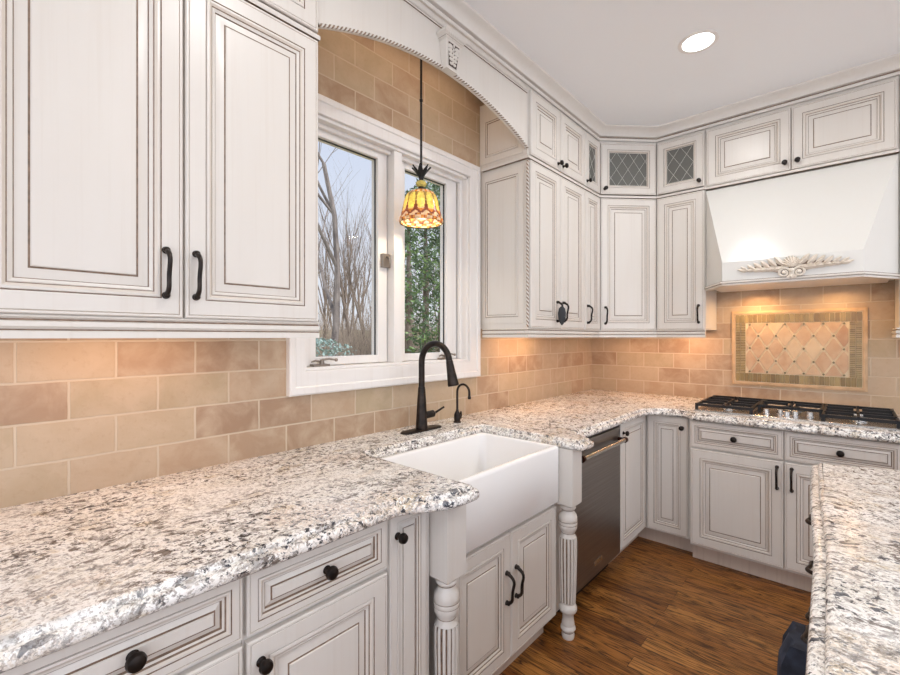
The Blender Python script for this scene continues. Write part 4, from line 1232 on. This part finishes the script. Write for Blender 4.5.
def polar(u,dist):
    t=(u-450)/444.; f=(-math.sin(math.radians(42)),math.cos(math.radians(42))); r_=(math.cos(math.radians(42)),math.sin(math.radians(42)))
    dx,dy=f[0]+t*r_[0],f[1]+t*r_[1]; L=math.hypot(dx,dy)
    return CX+dx/L*dist,dy/L*dist
x,y=polar(324,9.0)
mb=bare_tree(23,9.6,.095,4,BARK,.60,3,-.03); o=mb.build('bare_tree',BARK,smooth=60,loc=(x,y,gz(x)-.05)); tag(o,'large bare forked tree nearest the left window pane','tree','bare trees outside')
protos=[]
spots=[(322,17,0),(341,20,1),(350,23,2),(357,17.5,0),(362,26,1),(368,19,2),(374,24,0),(335,27,2),(346,29,1),(381,22,1),(404,25,0),(415,28,2),(428,26,1),(437,24,2),(443,29,0),(326,31,1),(366,33,0)]
for i,(u,dist,k) in enumerate(spots):
    x,y=polar(u,dist); 
    if len(protos)<3 and k==len(protos):
        mb=bare_tree(31+k*7,7.4+.5*k,.075,3,BARK2,.30,4); o=mb.build('bare_tree',BARK2,smooth=60); protos.append(o)
    else:
        o=protos[k].copy(); COL.objects.link(o)
    o.location=(x,y,gz(x)-.05); o.rotation_euler=(0,0,rnd.uniform(0,6)); s_=rnd.uniform(.8,1.2); o.scale=(s_,s_,s_)
    tag(o,'slender bare tree in the woods beyond the window','tree','slender bare trees in the woods')
def leafy(seed,h,w_,n,leafsize,mats,trunk=True,conic=.6):
    R=random.Random(seed); mb=MB()
    if trunk: mb.tube([(0,0,0),(.05,0,h*.5),(0,0,h*.95)],[.13,.08,.02],8,0)
    for i in range(n):
        t=R.random()**.8; z=h*(.06+.92*t); rad=w_*(1-conic*t)*math.sqrt(R.random())*(.75+.35*math.sin(t*23)); a=R.uniform(0,2*PI)
        p=Vector((rad*math.cos(a),rad*math.sin(a),z))
        d=Vector((R.uniform(-1,1),R.uniform(-1,1),R.uniform(-.7,.7))).normalized(); e=d.orthogonal().normalized()
        s_=leafsize*R.uniform(.5,1.4)
        mb.add([p-d*s_,p+e*s_*.32,p+d*s_,p-e*s_*.32],[(0,1,2,3)],1 if R.random()<.7 else 2)
    return mb
EVM=[BARK2,LEAFG,LEAFL]
evs=[(408,11.5,5.6,1.0,31),(425,13,6.4,1.25,32),(441,11.8,6.0,1.0,33)]
lab=['tall loose evergreen at left of the right window pane','tall dense evergreen in the middle of the right window pane','tall evergreen at right edge of the right window pane']
for (u,dist,h,w_,sd),lb in zip(evs,lab):
    x,y=polar(u,dist); o=leafy(sd,h,w_,2300,.075,EVM).build('evergreen_tree',EVM,smooth=0,loc=(x,y,gz(x)-.05)); tag(o,lb,'tree','evergreens beyond the right pane')
sh=[(318,7.0,1.75,.9,LEAFB,'frosty blue-green shrub low in the left window pane'),(412,8.5,1.3,.8,LEAFL,'bright green shrub low in the right window pane'),(436,9.2,1.35,.9,LEAFL,'green shrub at right low in the right window pane')]
for u,dist,h,w_,lm,lb in sh:
    x,y=polar(u,dist); o=leafy(int(u),h,w_,2600,.032,[BARK2,lm,LEAFG],False,.45).build('garden_shrub',[BARK2,lm,lm],smooth=0,loc=(x,y,gz(x)-.02)); tag(o,lb,'shrub')
# brush along the tree line
mb=MB(); R=random.Random(5)
for i in range(3600):
    u=R.uniform(300,460); dist=R.uniform(13,27); x,y=polar(u,dist); z=gz(x)
    h=R.uniform(.6,3.0)*(1.3 if R.random()<.2 else .8); lx,ly=R.uniform(-.35,.35),R.uniform(-.35,.35)
    mb.tube([(x,y,z-.05),(x+lx*.4,y+ly*.4,z+h*.5),(x+lx*h,y+ly*h,z+h)],[.011,.008,.003],3,0,False)
tag(mb.build('undergrowth',BRUSH,smooth=0),'dry brown undergrowth along the tree line outside','undergrowth',kind='stuff')

# ------------------------------------------------------------------ world
sl=bpy.data.lights.new('hazy_sun','SUN'); sl.energy=4.0; sl.angle=math.radians(25); sl.color=(1,.96,.9)
so_=bpy.data.objects.new('hazy_sun',sl); COL.objects.link(so_); so_.rotation_euler=(0,math.radians(27),math.radians(8))
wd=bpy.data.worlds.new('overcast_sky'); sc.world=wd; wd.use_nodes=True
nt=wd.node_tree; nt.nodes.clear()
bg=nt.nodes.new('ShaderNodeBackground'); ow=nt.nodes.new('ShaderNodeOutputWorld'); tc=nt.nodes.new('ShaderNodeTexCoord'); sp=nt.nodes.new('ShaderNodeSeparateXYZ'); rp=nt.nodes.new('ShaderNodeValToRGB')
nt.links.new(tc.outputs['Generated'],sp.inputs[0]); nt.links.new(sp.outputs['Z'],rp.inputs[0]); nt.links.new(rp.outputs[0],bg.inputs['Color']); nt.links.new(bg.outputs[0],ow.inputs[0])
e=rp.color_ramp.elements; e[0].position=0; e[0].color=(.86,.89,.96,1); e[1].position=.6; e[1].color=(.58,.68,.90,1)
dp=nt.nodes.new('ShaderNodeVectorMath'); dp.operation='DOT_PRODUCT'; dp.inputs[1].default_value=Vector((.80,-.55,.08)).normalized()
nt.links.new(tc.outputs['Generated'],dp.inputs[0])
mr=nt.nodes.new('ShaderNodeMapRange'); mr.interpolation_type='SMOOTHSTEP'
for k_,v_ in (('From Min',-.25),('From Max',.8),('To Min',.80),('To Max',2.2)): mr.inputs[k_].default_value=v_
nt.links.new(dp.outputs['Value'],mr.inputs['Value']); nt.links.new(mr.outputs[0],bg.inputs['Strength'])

vs=sc.view_settings; vs.view_transform='Standard'; vs.look='None'; vs.exposure=0.28; vs.gamma=1; vs.use_curve_mapping=False
